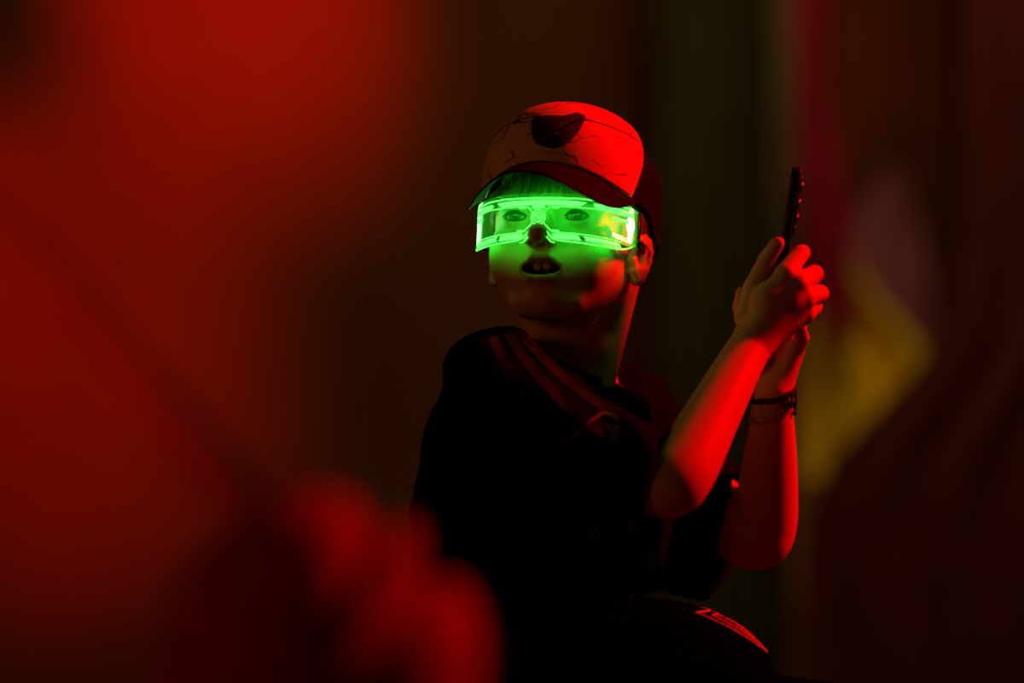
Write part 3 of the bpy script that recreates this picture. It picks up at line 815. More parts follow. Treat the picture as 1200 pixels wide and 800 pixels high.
# seam stitching across the front and the adjustable strap behind
def on_cap(fr, fo, x, z, y0=-140):
    for y in np.arange(y0, 60, 0.5):
        pnt = fr(x, y, z)
        if fo(np.array([[[pnt.x]]]), np.array([[[pnt.y]]]), np.array([[[pnt.z]]]))[0, 0, 0] < 0: return pnt, y
    return None, None
fo4 = crown_fn(CF, CA, CB, CC, CN, 4.1)
rows = []
for i in range(41):
    x = -78 + 156 * i / 40; p_, _ = on_cap(CF, fo4, x, 50 - 0.0012 * x * x)
    if p_ is not None: rows.append(p_)
b = MB(); b.tube(rows, 0.0007, 6); b.build('seam', M_capdark, front)
b = MB(); b.sphere(CF(0, 2, CC + 1), (0.008, 0.008, 0.004), 16, 8, Matrix((CF.ex, CF.ey, CF.ez)).transposed()); b.build('button', M_capdark, cap)
b = MB(); tops, bots = [], []
for i in range(31):
    a = math.pi * (0.12 + 0.76 * i / 30); x, y = (CA * (1 + 0.1 * min(1, CB * math.sin(a) / 40)) + 0.5) * math.cos(a), (CB * 1.13 + 0.5) * math.sin(a)
    z = arch(x, 0.0035) - 26 * min(1, max(0, y / 40))
    tops.append([CF(x, y, z + 7), CF(x * .97, y * .97, z + 7)]); bots.append([CF(x * 1.0, y * 1.0, z - 4), CF(x * .97, y * .97, z - 4)])
b.grid([[t[0], bo[0], bo[1], t[1]] for t, bo in zip(tops, bots)], closed=True)
b.build('strap', M_capdark, cap)
# badge: dark shield with a slanting banner, laid on the front panel
def lay(F, pts2, name, material, parent, th, sub=6, base=0.0):
    top, bot = [], []
    for i in range(len(pts2)):
        a, c = pts2[i], pts2[(i + 1) % len(pts2)]
        for k in range(sub):
            t = k / sub; h, n = on(F, a[0] + (c[0] - a[0]) * t, a[1] + (c[1] - a[1]) * t)
            if h is None: continue
            top.append(h + n * (th + base)); bot.append(h + n * (base - 0.001))
    b = MB(); b.prism(top, bot); return b.build(name, material, parent, smooth=False)
def filled(F, pts2, name, material, parent, th, n=16, base=0.0, bulge=0.0):
    """outline filled row by row so that it follows the curved surface"""
    ys = [p[1] for p in pts2]; y0, y1 = min(ys) + .05, max(ys) - .05; rt, rb = [], []
    for i in range(n + 1):
        y = y0 + (y1 - y0) * i / n; xs = []
        for (ax, ay), (cx, cy) in zip(pts2, pts2[1:] + pts2[:1]):
            if (ay <= y < cy) or (cy <= y < ay): xs.append(ax + (cx - ax) * (y - ay) / (cy - ay))
        if len(xs) < 2: continue
        a, c = min(xs), max(xs); r1, r2 = [], []; ok = True
        for j in range(13):
            h, nn = on(F, a + (c - a) * j / 12, y)
            if h is None: ok = False; break
            r1.append(h + nn * (th + base + bulge * math.sin(math.pi * j / 12))); r2.append(h + nn * (base - 0.001))
        if ok: rt.append(r1); rb.append(r2)
    b = MB(); b.grid(rt); b.grid(rb, flip=True)
    b.grid([[r[0] for r in rt], [r[0] for r in rb]]); b.grid([[r[-1] for r in rt], [r[-1] for r in rb]]); b.grid([rt[0], rb[0]]); b.grid([rt[-1], rb[-1]])
    return b.build(name, material, parent)
badge = filled(FF, [(624, 142), (634, 137), (648, 140), (664, 136), (676, 133), (685, 137), (683, 146), (678, 155), (670, 164), (660, 171), (648, 174), (636, 172), (626, 166), (623, 154)], 'badge', M_badge, cap, 0.0016, 22)
lay(FF, [(626, 163), (684, 136), (686, 142), (629, 169)], 'banner', M_badge2, badge, 0.0009, 8, 0.0016)
b = MB()
for i in range(9):      # worn stitching along the banner
    t = (i + .5) / 9; h, n = on(FF, 629 + 54 * t, 165 - 25.5 * t)
    if h: b.box(h + n * 0.0028, CF.ex * 0.0011, n * 0.0004, CF.ez * 0.0014)
b.build('stitch', M_badge, badge, smooth=False)

# ------------------------------------------------------------------ light-up visor
def sgnpow(v, e): return math.copysign(abs(v) ** e, v)
def VZ(t, side): return None
TH = [-math.pi / 2 + math.pi * i / 240 for i in range(241)]
def vs(th, z, off=0.0):
    """point on the visor: th from -90 (his right end) to 90, z in mm"""
    x, y = (80 + off) * sgnpow(math.sin(th), 0.95), -26 - (74 + off) * abs(math.cos(th)) ** 0.88
    return HF(x, y, z)
def topz(th): return 16.0 - 4.0 * (abs(th) / (math.pi / 2)) ** 2
def botz(th):
    a = abs(vs_x(th))
    base = -24.8 - 1.6 * min(1, a / 60) + (3.0 * max(0, (abs(th) - 1.30) / 0.27) if abs(th) > 1.30 else 0)
    notch = 15.0 * math.exp(-(a / 10.5) ** 4)
    return base + notch
def vs_x(th): return 80 * sgnpow(math.sin(th), 0.95)
def proj(p):
    return 600 + p.x / p.y * YB * 1200, 400 - (p.z - ZC) / p.y * YB * 1200
def vinv(px, py):
    """photo pixel to (th, z) on the right half of the visor"""
    z = 0.0
    for _ in range(4):
        lo_, hi_ = -0.9, 1.42
        for _ in range(30):
            mth = (lo_ + hi_) / 2
            if proj(vs(mth, z))[0] < px: lo_ = mth
            else: hi_ = mth
        th = (lo_ + hi_) / 2
        y0, y1 = proj(vs(th, -30))[1], proj(vs(th, 20))[1]
        z = -30 + 50 * (py - y0) / (y1 - y0)
    return th, z
visor = empty('light_up_visor', HF(0, -100, -5))
tag(visor, 'glowing green light-up visor glasses worn across the child\'s eyes', 'visor glasses')
rows_o, rows_i = [], []
for t in TH[::2]:
    zt, zb = topz(t), botz(t)
    rows_o.append([vs(t, zb + (zt - zb) * k / 14, 0) for k in range(15)]); rows_i.append([vs(t, zb + (zt - zb) * k / 14, -1.6) for k in range(15)])
b = MB(); b.grid(rows_o); b.grid(rows_i, flip=True)
b.grid([[r[0] for r in rows_o], [r[0] for r in rows_i]]); b.grid([[r[-1] for r in rows_o], [r[-1] for r in rows_i]])
b.grid([rows_o[0], rows_i[0]]); b.grid([rows_o[-1], rows_i[-1]])
sheet = b.build('lens', M_sheet, visor)
ta = sheet.data.attributes.new('edge_glow', 'FLOAT', 'POINT')     # the sheet glows most near the lamps at its two ends
ta.data.foreach_set('value', [0.055 + 0.20 * min(1.0, abs(HF.inv(v.co).x) / 80.0) ** 6 for v in sheet.data.vertices])
E_ = 0.25
def vpoly(rowsA, rowsB, mb, mirror=True, E_=0.25):
    """light strip between two lines of photo pixels (right half), mirrored to the left"""
    def resample(l, n=40):
        ln = [0]
        for a, c in zip(l, l[1:]): ln.append(ln[-1] + math.hypot(c[0] - a[0], c[1] - a[1]))
        o = []
        for i in range(n + 1):
            s_ = ln[-1] * i / n; j = max(k for k in range(len(l) - 1) if ln[k] <= s_ + 1e-6)
            t = (s_ - ln[j]) / (ln[j + 1] - ln[j] + 1e-9); o.append(vinv(l[j][0] + (l[j + 1][0] - l[j][0]) * t, l[j][1] + (l[j + 1][1] - l[j][1]) * t))
        return o
    A, B = resample(rowsA), resample(rowsB)
    for sg in (mirror if isinstance(mirror, tuple) else (1, -1) if mirror else (1,)):
        mb.grid([[vs(sg * a[0], a[1], E_), vs(sg * c[0], c[1], E_), vs(sg * c[0], c[1], E_ - 0.9), vs(sg * a[0], a[1], E_ - 0.9)] for a, c in zip(A, B)], closed=True)
def vline(pts, wpx, mb, mirror=True):
    A, B = [], []
    for i, p in enumerate(pts):
        a, c = pts[max(0, i - 1)], pts[min(len(pts) - 1, i + 1)]
        t = Vector((c[0] - a[0], c[1] - a[1])).normalized(); n = Vector((-t.y, t.x)) * wpx / 2
        A.append((p[0] + n.x, p[1] + n.y)); B.append((p[0] - n.x, p[1] - n.y))
    vpoly(A, B, mb, mirror)
X0 = 629.2
led = MB()
top_l = [(X0, 231.8), (650, 231.8), (677, 232.6), (700, 235.2), (722, 239.7), (738, 245.2), (745.2, 250)]
vline(top_l, 1.5, led)
vpoly([(X0, 234), (650, 234.3), (672, 235.2), (688, 237.5)], [(X0, 239.8), (650, 239.8), (674, 241), (680, 241.3)], led)
vline([(650, 241.6), (672.5, 242.4), (699.5, 245), (711, 247.2), (723, 249.6), (733, 253.6)], 1.0, led)
vpoly([(696, 238.5), (716, 241.6), (733, 246.6), (744.5, 252.4)], [(698, 243.8), (716, 247.2), (731, 251.6), (743, 257)], led)
vpoly([(645, 241.3), (656, 241.5)], [(647, 243.8), (654.5, 244)], led)
vpoly([(X0, 240.3), (637.5, 240.3)], [(X0, 243.8), (639.6, 243.8)], led)
vline([(644.2, 241.5), (638.2, 248.5)], 0.9, led)
vline([(637.2, 261.0), (645, 269.5)], 0.9, led)
vpoly([(645, 269.2), (654, 269.2)], [(646.5, 271.2), (656, 271.4)], led)
vline([(650, 272.3), (672, 273.3), (695, 276.2), (713, 279.6), (727.6, 284)], 0.9, led)
vpoly([(648.5, 273.6), (665, 274.3), (677, 275.6)], [(647.5, 279.2), (665, 280), (681, 281.6)], led)
vpoly([(684, 276.9), (700, 279.4), (717.5, 283.4), (726, 286)], [(688, 282.4), (702, 284.6), (717.5, 288.2), (728, 290.4)], led)
vline([(653, 281.2), (683.7, 284.8), (702, 287.6), (717.5, 290.6), (729, 292.2), (737, 291), (745, 288.4)], 1.5, led)
vline([(X0, 264.9), (634, 265.3), (637.5, 266.6), (640.5, 270), (643.5, 275), (647.5, 279), (653, 281)], 1.1, led)
vline([(X0, 268.0), (633, 268.4), (636.5, 270.2), (639, 274), (642, 279.4), (645.5, 283), (650, 284.2)], 1.0, led)
vpoly([(718, 253.8), (737, 258.8)], [(718, 256.8), (736.5, 262.2)], led)
# strips added behind the lines to light the face; ledge added to block them
for lines, mt_ in (
        ([([(X0, 235), (650, 235.3), (672, 236.3), (686, 238.2)], [(X0, 239), (650, 239.1), (674, 240.2), (679, 240.6)]),
          ([(699, 239.9), (716, 242.8), (733, 247.8), (742, 252)], [(700, 243), (716, 246.2), (731, 250.5), (741, 255.4)])], M_inner_top),
        ([([(649.5, 274.6), (665, 275.2), (676, 276.5)], [(648.5, 278.3), (665, 279.1), (679, 280.6)]),
          ([(686, 278.2), (700, 280.5), (717.5, 284.4), (725, 286.7)], [(688, 281.4), (702, 283.7), (717.5, 287.2), (726.5, 289.3)])], M_inner)):
    for la, lb in lines:
        for sg in (1, -1):
            inn = MB(); vpoly(la, lb, inn, mirror=(sg,), E_=-1.9); inn.build('face_fill_strip', mt_, sheet)
ledge = MB()
for sg in (1, -1):
    rows = []
    for i in range(37):
        t = sg * (0.235 + 1.33 * i / 36); z = botz(t) + 0.2; dp = 9.0 * min(1, i / 3.0 + 0.3) * min(1, (36 - i) / 5.0 + 0.25)
        rows.append([vs(t, z, -0.2), vs(t, z - 1.0, -0.2), vs(t, z - 0.4, -dp), vs(t, z + 0.6, -dp)])
    ledge.grid(rows, closed=True); ledge.f += []
ledge.build('lower_rim_baffle', M_temple, visor)  # rim deepened inward to keep the green light off the chin
# ring emblem between the eyes
def vring(r0, r1, mb, n=40):
    c = vinv(X0, 254.2); rows = []
    for i in range(n):
        a = 2 * math.pi * i / n
        def at_(r): return (r * U * 1000 / 100.0 * math.cos(a) * 1.0, c[1] + r * U * 1000 * math.sin(a))
        pa, pb = at_(r0), at_(r1)
        rows.append([vs(pa[0], pa[1], E_), vs(pb[0], pb[1], E_), vs(pb[0], pb[1], E_ - .9), vs(pa[0], pa[1], E_ - .9)])
    rows.append(rows[0]); mb.grid(rows, closed=True)
vring(8.2, 9.6, led); vring(4.7, 6.2, led); vring(0.9, 2.6, led)
led.build('light_line', M_led, sheet)
# light blocks at both ends
for sg in (1, -1):
    hot = MB(); rows = []
    for i in range(9):
        z = -21 + 33 * i / 8; wd = 0.03 + 0.06 * math.exp(-((i - 4) / 1.8) ** 2) if sg > 0 else 0.16
        c0 = 1.36 if sg > 0 else -1.33 * -1
        rows.append([vs(sg * (c0 - wd), z, E_), vs(sg * (c0 + wd), z, E_), vs(sg * (c0 + wd), z, E_ - 2.2), vs(sg * (c0 - wd), z, E_ - 2.2)])
    hot.grid(rows, closed=True)
    hot.build('light_block', M_hot, sheet)
# lettering at his left end
cu = bpy.data.curves.new('lettering', 'FONT'); cu.body = 'FREEDOM'; cu.size = 10; cu.extrude = 0; cu.resolution_u = 2; cu.offset = 0.12
tmp = bpy.data.objects.new('lettering_source', cu); COL.objects.link(tmp)
bpy.context.view_layer.update()
me = bpy.data.meshes.new_from_object(tmp.evaluated_get(bpy.context.evaluated_depsgraph_get()))
bpy.data.objects.remove(tmp)
bm = bmesh.new(); bm.from_mesh(me)
for it in range(2): bmesh.ops.subdivide_edges(bm, edges=[e for e in bm.edges if e.calc_length() > 1.2], cuts=1)
xs = [v.co.x for v in bm.verts]; ys = [v.co.y for v in bm.verts]; x0, x1, y0, y1 = min(xs), max(xs), min(ys), max(ys)
for v in bm.verts:
    t, s_ = (v.co.x - x0) / (x1 - x0), (v.co.y - y0) / (y1 - y0)
    th, z = vinv(717.5 + 21.5 * t, 277.8 + 7.6 * t + 1.2 * t * t - 5.6 * s_)
    v.co = vs(th, z, E_ + 0.1)
bm.to_mesh(me); bm.free()
link('lettering', me, M_hot, sheet, smooth=False)
for sg in (1, -1):      # temple arms to the ears
    b = MB(); rows = []
    pts = [(80 * sg, -28, -17), (81 * sg, -18, -16.5), (80 * sg, -6, -17), (77 * sg, 8, -19), (73 * sg, 24, -26), (71 * sg, 32, -36)]
    b.tube([HF(*p) for p in pts], [0.0035, 0.0034, 0.003, 0.0028, 0.0028, 0.0022], 8)
    b.box(HF(80 * sg, -25, -6), HF.ex * 0.0016, HF.ey * 0.003, HF.ez * 0.017)
    b.build('temple_arm', M_temple, visor)

# ------------------------------------------------------------------ phone in both hands
top_, bot_ = P(933, 198, 40), P(907, 374, 38)
az_ = (top_ - bot_).normalized(); cz = (top_ + bot_) / 2
wdir = Vector((0.075, 0.997, 0)); wdir = (wdir - az_ * wdir.dot(az_)).normalized(); ndir = wdir.cross(az_)   # ndir: back side
if ndir.x < 0: ndir = -ndir
hw, hl, ht = 0.036, (top_ - bot_).length / 2, 0.0042
phone = empty('smartphone', bot_)
tag(phone, 'black smartphone held up edge-on in the child\'s hands', 'phone')
def rslab(c, hx, hy, hz, rad, ax, ay, az, name, material, parent, n=6, smooth=True):
    pts = []
    for (sx, sy, a0) in ((1, 1, 0), (-1, 1, 90), (-1, -1, 180), (1, -1, 270)):
        for k in range(n + 1):
            a = R(a0 + 90 * k / n); pts.append(((hx - rad) * sx + rad * math.cos(a), (hy - rad) * sy + rad * math.sin(a)))
    e = min(hz * 0.5, 0.0012); rows = []
    for (ins, z) in ((e, -hz), (0.3 * e, -hz + 0.3 * e), (0, -hz + e), (0, hz - e), (0.3 * e, hz - 0.3 * e), (e, hz)):
        f = lambda u, h: u * (h - ins) / h
        rows.append([c + ax * f(p[0], hx) + ay * f(p[1], hy) + az * z for p in pts])
    b = MB(); b.grid(rows, closed=True); m_ = len(pts)
    b.f.append(list(range(m_))[::-1]); b.f.append([5 * m_ + i for i in range(m_)])
    return b.build(name, material, parent)
rslab(cz, hw, hl, ht, 0.009, wdir, az_, ndir, 'phone_body', M_phone, phone)
rslab(cz + ndir * (ht - 0.0006), hw + 0.0002, hl + 0.0002, 0.0007, 0.009, wdir, az_, ndir, 'frame', M_phone_edge, phone)
rslab(cz - ndir * ht, hw - 0.002, hl - 0.002, 0.0004, 0.008, wdir, az_, ndir, 'screen', M_glass, phone)
bump = rslab(cz + ndir * (ht + 0.0012) + az_ * (hl - 0.036) + wdir * 0.006, 0.024, 0.031, 0.0016, 0.008, wdir, az_, ndir, 'camera_bump', M_phone, phone)
for (u, v) in ((0.017, 0.0), (-0.015, 0.0), (0.001, 0.017)):
    c = cz + ndir * (ht + 0.0028) + az_ * (hl - 0.036 + u) + wdir * (0.002 + v)
    b = MB(); rows = []
    for (rr, hh) in ((0.0088, 0), (0.0088, 0.0016), (0.0070, 0.0020), (0.0066, 0.0008)):
        rows.append([c + wdir * rr * math.cos(2 * math.pi * k / 28) + az_ * rr * math.sin(2 * math.pi * k / 28) + ndir * hh for k in range(28)])
    b.grid(rows, closed=True); ring = b.build('camera_lens', M_lensring, bump)
    b = MB(); Mx = Matrix((wdir, az_, ndir)).transposed(); b.sphere(c + ndir * 0.0006, (0.0066, 0.0066, 0.0010), 20, 8, Mx); b.build('lens_glass', M_glass, bump)
rslab(cz - wdir * (hw + 0.0002) + az_ * 0.03, 0.0013, 0.009, 0.0007, 0.0012, ndir, az_, wdir, 'power_button', M_phone_edge, phone)
rslab(cz + wdir * (hw + 0.0002) + az_ * 0.035, 0.0013, 0.014, 0.0007, 0.0012, ndir, az_, wdir, 'volume_button', M_phone_edge, phone)

# ------------------------------------------------------------------ wristbands on the far wrist
wa, wb = P(902, 545, 70), P(906, 462, 45)
wax = (wb - wa).normalized()
u1 = Vector((1, 0, 0)); u1 = (u1 - wax * u1.dot(wax)).normalized(); u2 = wax.cross(u1)
def wr(py_c, dd): # wrist radius (px) by interpolation along the forearm
    t = (545 - py_c) / (545 - 462); return 33 + (21 - 33) * t
tilt = Vector((0.28, 0.0, 1)).normalized()
def ring_rows(pc, hgt, gap, nz=5, nseg=48, lean=0.30, wob=0.0):
    rows = []; t = (545 - pc) / (545 - 462); c = wa + (wb - wa) * t
    for i in range(nz + 1):
        s_ = (-0.5 + i / nz) * hgt; row = []
        for k in range(nseg):
            a = 2 * math.pi * k / nseg
            rad = (wr(pc - s_ / U * 0.9, 0) + gap) * U
            row.append(c + wax * (s_ + lean * rad * math.cos(a) + wob * math.sin(5 * a)) + u1 * rad * math.cos(a) + u2 * rad * math.sin(a))
        rows.append(row)
    return rows
o_, i_ = ring_rows(474, 21 * U, 3.0), ring_rows(474, 21 * U, 1.4)
b = MB(); b.grid(o_, closed=True); b.grid(i_, closed=True, flip=True); b.grid([o_[0], i_[0]], closed=True); b.grid([o_[-1], i_[-1]], closed=True)
wbnd = b.build('wristband', M_band)
rebase(wbnd, wa + (wb - wa) * 0.855)
tag(wbnd, 'pale paper wristband round the child\'s far wrist, under the dark cord', 'wristband')
# printed edge line and glued tab on the band
tabm = MB(); c_ = wa + (wb - wa) * 0.855
for a0 in (-0.5,):
    rows = []
    for i in range(6):
        a = a0 + 0.09 * i; rad = 25.2 * U
        rows.append([c_ + wax * (s_ + 0.3 * rad * math.cos(a)) + u1 * rad * math.cos(a) + u2 * rad * math.sin(a) for s_ in (-0.010, 0.010)])
    inner = [[c_ + (p - c_) * 0.96 for p in r] for r in rows]
    tabm.grid([[r[0], r[1], q_[1], q_[0]] for r, q_ in zip(rows, inner)], closed=True)
tabm.build('closure_tab', M_cord, wbnd)
c2 = ring_rows(460.5, 1 * U, 3.6, nz=1, lean=0.30, wob=0.0006)[0]
b = MB(); b.tube(c2, 0.0026, 8, closed=True)
br = b.build('cord_bracelet', M_cord); rebase(br, c2[0])
tag(br, 'thin dark cord bracelet with hanging charms above the paper wristband', 'bracelet')
b = MB(); k_ = P(919, 455, 25) 
for (a, ln, rr) in ((-0.75, 0.013, 0.0016), (-0.35, 0.024, 0.0013)):
    rad = 27 * U; c = wa + (wb - wa) * ((545 - 460.5) / 83.0)
    p0 = c + wax * (0.3 * rad * math.cos(a)) + u1 * rad * math.cos(a) + u2 * rad * math.sin(a)
    p1 = p0 - wax * ln + u1 * 0.0004
    b.tube([p0, (p0 + p1) / 2 + u1 * 0.0006, p1], rr, 6); b.sphere(p1, 0.0024, 10, 8)
b.build('charm', M_cord, br)

# ------------------------------------------------------------------ the carrier below: black cap, facing right
MF = Frame(P(768, 863, -62), R(-87), R(2), scale=1.12)
# yaw -93: his front points to camera right
def standing(prims, X0, Y0, ztop, face):
    """a plain standing body below a head: torso, arms, legs (metres)"""
    f = Vector((math.sin(face), -math.cos(face), 0)); sd = Vector((math.cos(face), math.sin(face), 0))
    def q(a, b_, z): return Vector((X0, Y0, 0)) + f * a + sd * b_ + Vector((0, 0, z))
    return q
face = R(87)
mo = MF(0, 20, -50); hx0, hy0 = mo.x - 0.015, mo.y
q = standing(None, hx0, hy0, 0, face)
sz = MF(0, 0, -190).z
mb = head_prims(MF)
mb += [cone(MF(0, 28, -50), q(-0.015, 0, sz + 0.02), 0.056, 0.060, 0.03)]
FM1 = Field(*(lambda a: (np.min(a, 0), np.max(a, 0)))([MF(x, y, z) for x in (-105, 105) for y in (-120, 125) for z in (-190, 110)]), 0.0026).run(mb)
mt = [cone(MF(0, 28, -60), q(-0.015, 0, sz), 0.054, 0.062, 0.02), cone(q(-0.02, -0.16, sz - 0.05), q(-0.02, 0.16, sz - 0.05), 0.062, 0.062, 0.03),
      ell(q(0, 0, sz - 0.22), (0.13, 0.17, 0.25), np.array([[math.sin(face), -math.cos(face), 0], [math.cos(face), math.sin(face), 0], [0, 0, 1]]), 0.05),
      cone(q(0, 0, sz - 0.30), q(0, 0, sz - 0.52), 0.13, 0.135, 0.06)]
leg, arm, shoe, trous = [], [], [], []
for s_ in (1, -1):
    mt += [cone(q(-0.02, 0.18 * s_, sz - 0.06), q(0.06, 0.24 * s_, sz - 0.33), 0.055, 0.043, 0.02), cone(q(0.06, 0.24 * s_, sz - 0.33), q(0.24, 0.13 * s_, sz - 0.20), 0.042, 0.032, 0.015),
           cone(q(0.24, 0.13 * s_, sz - 0.20), q(0.27, 0.115 * s_, sz - 0.13), 0.034, 0.026, 0.01)]
    for j in range(4):
        mt.append(cone(q(0.27 + 0.0, (0.098 + 0.017 * j - 0.01) * s_, sz - 0.11), q(0.235, (0.095 + 0.017 * j - 0.01) * s_, sz - 0.075), 0.009, 0.008, 0.004))
    mt.append(cone(q(0.24, 0.09 * s_, sz - 0.15), q(0.215, 0.075 * s_, sz - 0.10), 0.011, 0.009, 0.006))
    trous += [cone(q(0, 0.09 * s_, sz - 0.52), q(0.0, 0.10 * s_, 0.46), 0.095, 0.068, 0.03), cone(q(0.0, 0.10 * s_, 0.46), q(-0.01, 0.105 * s_, 0.07), 0.067, 0.052, 0.02)]
    shoe += [cone(q(-0.04, 0.105 * s_, 0.045), q(0.13, 0.115 * s_, 0.036), 0.045, 0.036, 0.01)]
def fbox(prims, pad=0.04):
    lo, hi = np.full(3, 9e9), np.full(3, -9e9)
    for p in prims:
        if p[0] == 'cone':
            r_ = max(p[3], p[4]); lo = np.minimum(lo, np.minimum(p[1], p[2]) - np.array([r_] * 3)); hi = np.maximum(hi, np.maximum(p[1], p[2]) + np.array([r_] * 3))
        else:
            r_ = max(p[2]); lo = np.minimum(lo, np.array(p[1]) - r_); hi = np.maximum(hi, np.array(p[1]) + r_)
    return lo - pad, hi + pad
def sdf_obj(prims, name, material, parent, h=0.006, sm=2):
    F = Field(*fbox(prims), h).run(prims); V, Q = F.mesh(smooth=sm)
    return link(name, np_mesh(V, Q, name), material, parent), F
FM2 = Field(*fbox(mt + trous), 0.006).run(mt + [cone(q(0, .09, sz - .5), q(0, .1, .06), .075, .045), cone(q(0, -.09, sz - .5), q(0, -.1, .06), .075, .045)])
V1, Q1 = FM1.mesh(smooth=2); V2, Q2 = FM2.mesh(smooth=2)
man = link('person', np_mesh(np.concatenate([V1, V2]), np.concatenate([Q1, Q2 + len(V1)]), 'carrier'), M_skin2)
rebase(man, (hx0, hy0, 0))
tag(man, 'person below the child facing right, only the black-capped head in view', 'person')
def grow(p, g):
    if p[0] == 'cone': return ('cone', p[1], p[2], p[3] + g, p[4] + g, p[5], p[6])
    return ('ell', p[1], tuple(x + g for x in p[2]), p[3], p[4], p[5])
sdf_obj([grow(p, 0.012) for p in mt[1:4]] + [grow(p, 0.012) for p in mt[4:] if p[3] > 0.04], 'shirt', M_shirt, man)
sdf_obj([grow(p, 0.012) for p in trous], 'trousers', M_trouser, man)
sdf_obj(shoe, 'shoes', M_shoe, man)
b = MB()
for i in range(420):
    a = rng.uniform(-2.35, 2.35); x = 77 * math.sin(a); y = 12 + 92 * math.cos(a)
    if y < -30: continue
    zt = 30 + rng.uniform(-6, 6); tip = -40 + rng.uniform(-10, 14) if y > 20 else -5
    lock(MF(x, y, zt), MF(x * 1.03, y + 2, (zt + tip) / 2), MF(x * 0.9, y - 4, tip), rng.uniform(0.001, 0.002))
b.build('hair', M_dhair, man, fix=False)

KF = MF.tilt((0, 6, 44), R(3))
mcap = empty('baseball_cap', KF(0, 0, 0))
tag(mcap, 'black baseball cap with red-outlined shield crest at the bottom of the picture', 'cap')
KA, KB, KC, KN = 84, 108, 73, 1.75
crown, FK = cap_piece('crown', KF, KA, KB, KC, KN, -2.5, 2.0, None, M_black, mcap, h=0.0016, k_arch=0.0018, back=-8)
make_brim(KF, KA + 1, KB + 1, 64, 0.0018, 0.0030, R(62), -14, M_black, M_black, mcap)
b = MB(); b.sphere(KF(0, 0, KC + 2), (0.008, 0.008, 0.004), 16, 8, Matrix((KF.ex, KF.ey, KF.ez)).transposed()); b.build('button', M_black, mcap)
fk = crown_fn(KF, KA, KB, KC, KN, 2.3)
def kp(x, z):
    p_, y_ = on_cap(KF, fk, x, z); return p_
def kline(pts, rad, mb_):
    o = []
    for a, c in zip(pts, pts[1:]):
        for k in range(6): o.append(kp(a[0] + (c[0] - a[0]) * k / 6, a[1] + (c[1] - a[1]) * k / 6))
    o.append(kp(*pts[-1])); o = [p for p in o if p is not None]
    mb_.tube(o, rad, 6)
SX = [(-25, 61), (-26, 52), (-24, 40), (-17, 29), (0, 20)]
full = SX + [(-x, z) for x, z in SX[::-1][1:]] + [(0, 59.5), SX[0]]
b = MB(); kline(full, 0.0011, b)
emb = b.build('crest', M_thread, crown)
SI = [(-17, 57), (-18, 50), (-16, 41), (-11, 33), (0, 27)]
b = MB(); kline(SI + [(-x, z) for x, z in SI[::-1][1:]] + [(0, 56), SI[0]], 0.0009, b)
b.build('inner_outline', M_thread, emb)
b = MB()
for i in range(9):
    z = 54.5 - 3.0 * i; hwid = float(np.interp(z, [26, 33, 41, 50, 57], [1, 11, 16, 18, 17])) - 2.5
    n_ = max(2, int(hwid / 2)); kline([(-hwid, z - 1.5), (-hwid * .3, z + 1.2), (hwid * .3, z - 1.5), (hwid, z + 1.2)], 0.0007, b)
kline([(-10, 33), (-4, 47), (2, 34), (8, 50), (11, 37)], 0.0012, b)
b.build('crest_fill', M_thread2, emb)

# ------------------------------------------------------------------ the blurred figure close to the camera
DF = -1500.0
def F3(px, py, d=0): return P(px, py, DF + d)
def fc(a, b_, ra, rb, k=14, op='add'):
    A, B = F3(*a), F3(*b_); s_ = U * A.y / YB; return ('cone', tuple(A), tuple(B), ra * s_, rb * s_, op, k * s_)
def fe(c, r_, k=14, op='add'):
    A = F3(*c); s_ = U * A.y / YB; return ('ell', tuple(A), tuple(x * s_ for x in r_), I3, op, k * s_)
hood = [fe((368, 812, 0), (194, 210, 235), 10), fe((350, 960, 10), (220, 170, 190), 40)]
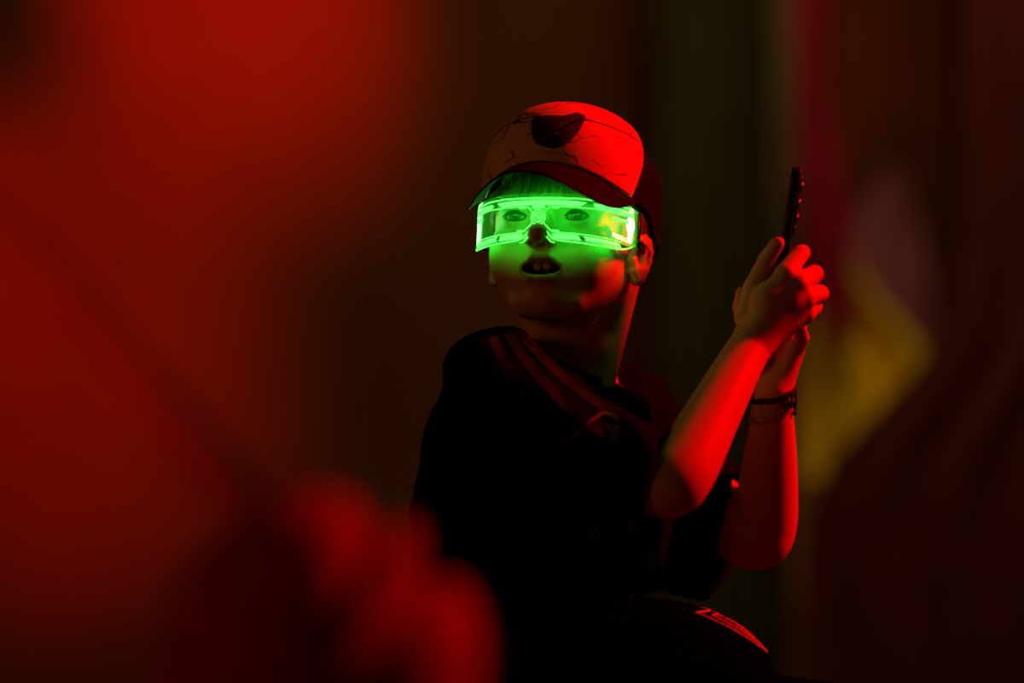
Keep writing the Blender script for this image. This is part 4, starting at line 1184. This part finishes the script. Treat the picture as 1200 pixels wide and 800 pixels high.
# raised gathers of the cloth with deep creases between them
hooded = empty('person', (F3(360, 800).x, F3(360, 800).y, 0))
F3x, F3y = F3(350, 800).x, F3(350, 800).y
zs = F3(350, 1010).z
def pq(a, b_, z): return Vector((F3x + b_, F3y + a, z))
face_fr = Frame(F3(360, 815, 40), R(180), R(0), scale=1.0)
hp = head_prims(face_fr) + [cone(face_fr(0, 25, -60), pq(-0.02, 0, zs - 0.05), 0.05, 0.055, 0.02),
      cone(pq(0, -0.13, zs - 0.12), pq(0, 0.13, zs - 0.12), 0.05, 0.05, 0.03), cone(pq(0, 0, zs - 0.2), pq(0, 0, zs - 0.6), 0.11, 0.11, 0.05)]
for s_ in (1, -1):
    hp += [cone(pq(0, 0.08 * s_, zs - 0.65), pq(0, 0.1 * s_, 0.06), 0.075, 0.045, 0.03), cone(pq(0, 0.17 * s_, zs - 0.14), pq(0.02, 0.25 * s_, zs - 0.42), 0.04, 0.034, 0.02),
           cone(pq(0.02, 0.25 * s_, zs - 0.42), pq(0.10, 0.24 * s_, zs - 0.64), 0.034, 0.026, 0.02), cone(pq(0.10, 0.24 * s_, zs - 0.66), pq(0.12, 0.24 * s_, zs - 0.73), 0.028, 0.02, 0.01)]
    for j in range(4):
        hp.append(cone(pq(0.095 + 0.018 * j, 0.24 * s_, zs - 0.72), pq(0.105 + 0.018 * j, 0.235 * s_, zs - 0.79 - 0.008 * (j % 3)), 0.009, 0.007, 0.004))
    hp.append(cone(pq(0.13, 0.235 * s_, zs - 0.67), pq(0.165, 0.225 * s_, zs - 0.72), 0.010, 0.008, 0.005))
bodyo, _ = sdf_obj(hp, 'body', M_skin2, hooded, 0.005)
FH = Field(*fbox(hood), 0.003).run(hood)
X, Y, Z = FH.win(*fbox(hood))[1:]
hc = F3(368, 812); hk = U * hc.y / YB
ang = np.degrees(np.arctan2(Z - hc.z, X - hc.x)); rad = np.sqrt((X - hc.x) ** 2 + (Z - hc.z) ** 2) / hk
def crease(a0, wd, dp): return dp * hk * np.exp(-((ang - a0 - 0.05 * (rad - 180)) / wd) ** 2) * np.clip((rad - 60) / 90, 0, 1)
def swell(a0, wd, dp): return -dp * hk * np.exp(-((ang - a0) / wd) ** 2) * np.clip((rad - 60) / 90, 0, 1)
FH.F += (crease(69, 5, 27) + crease(47, 6.5, 36) + crease(116, 12, 10) + crease(150, 10, 8) + swell(86, 10, 3) + swell(58, 5, 12) + swell(25, 16, 12)
         + 2.0 * hk * np.sin(40 * X + 55 * Z) * np.sin(45 * Y)).astype(np.float32)
V, Q = FH.mesh(smooth=3)
link('hood', np_mesh(V, Q, 'hood'), M_hood, hooded)
sdf_obj([grow(p, 0.02) for p in hp if p[0] == 'cone' and p[1][2] < zs + 0.0 and max(p[3], p[4]) > 0.033 and p[2][2] > 0.5], 'jacket', M_jacket, hooded)
sdf_obj([grow(p, 0.015) for p in hp if p[0] == 'cone' and p[2][2] < 0.2], 'trousers', M_trouser, hooded)
sdf_obj([cone(pq(-0.05, 0.1 * s_, 0.045), pq(0.13, 0.11 * s_, 0.036), 0.045, 0.036, 0.01) for s_ in (1, -1)], 'shoes', M_shoe, hooded)
tag(hooded, 'blurred hooded person close to the camera at lower left, red light on the cloth folds', 'person')
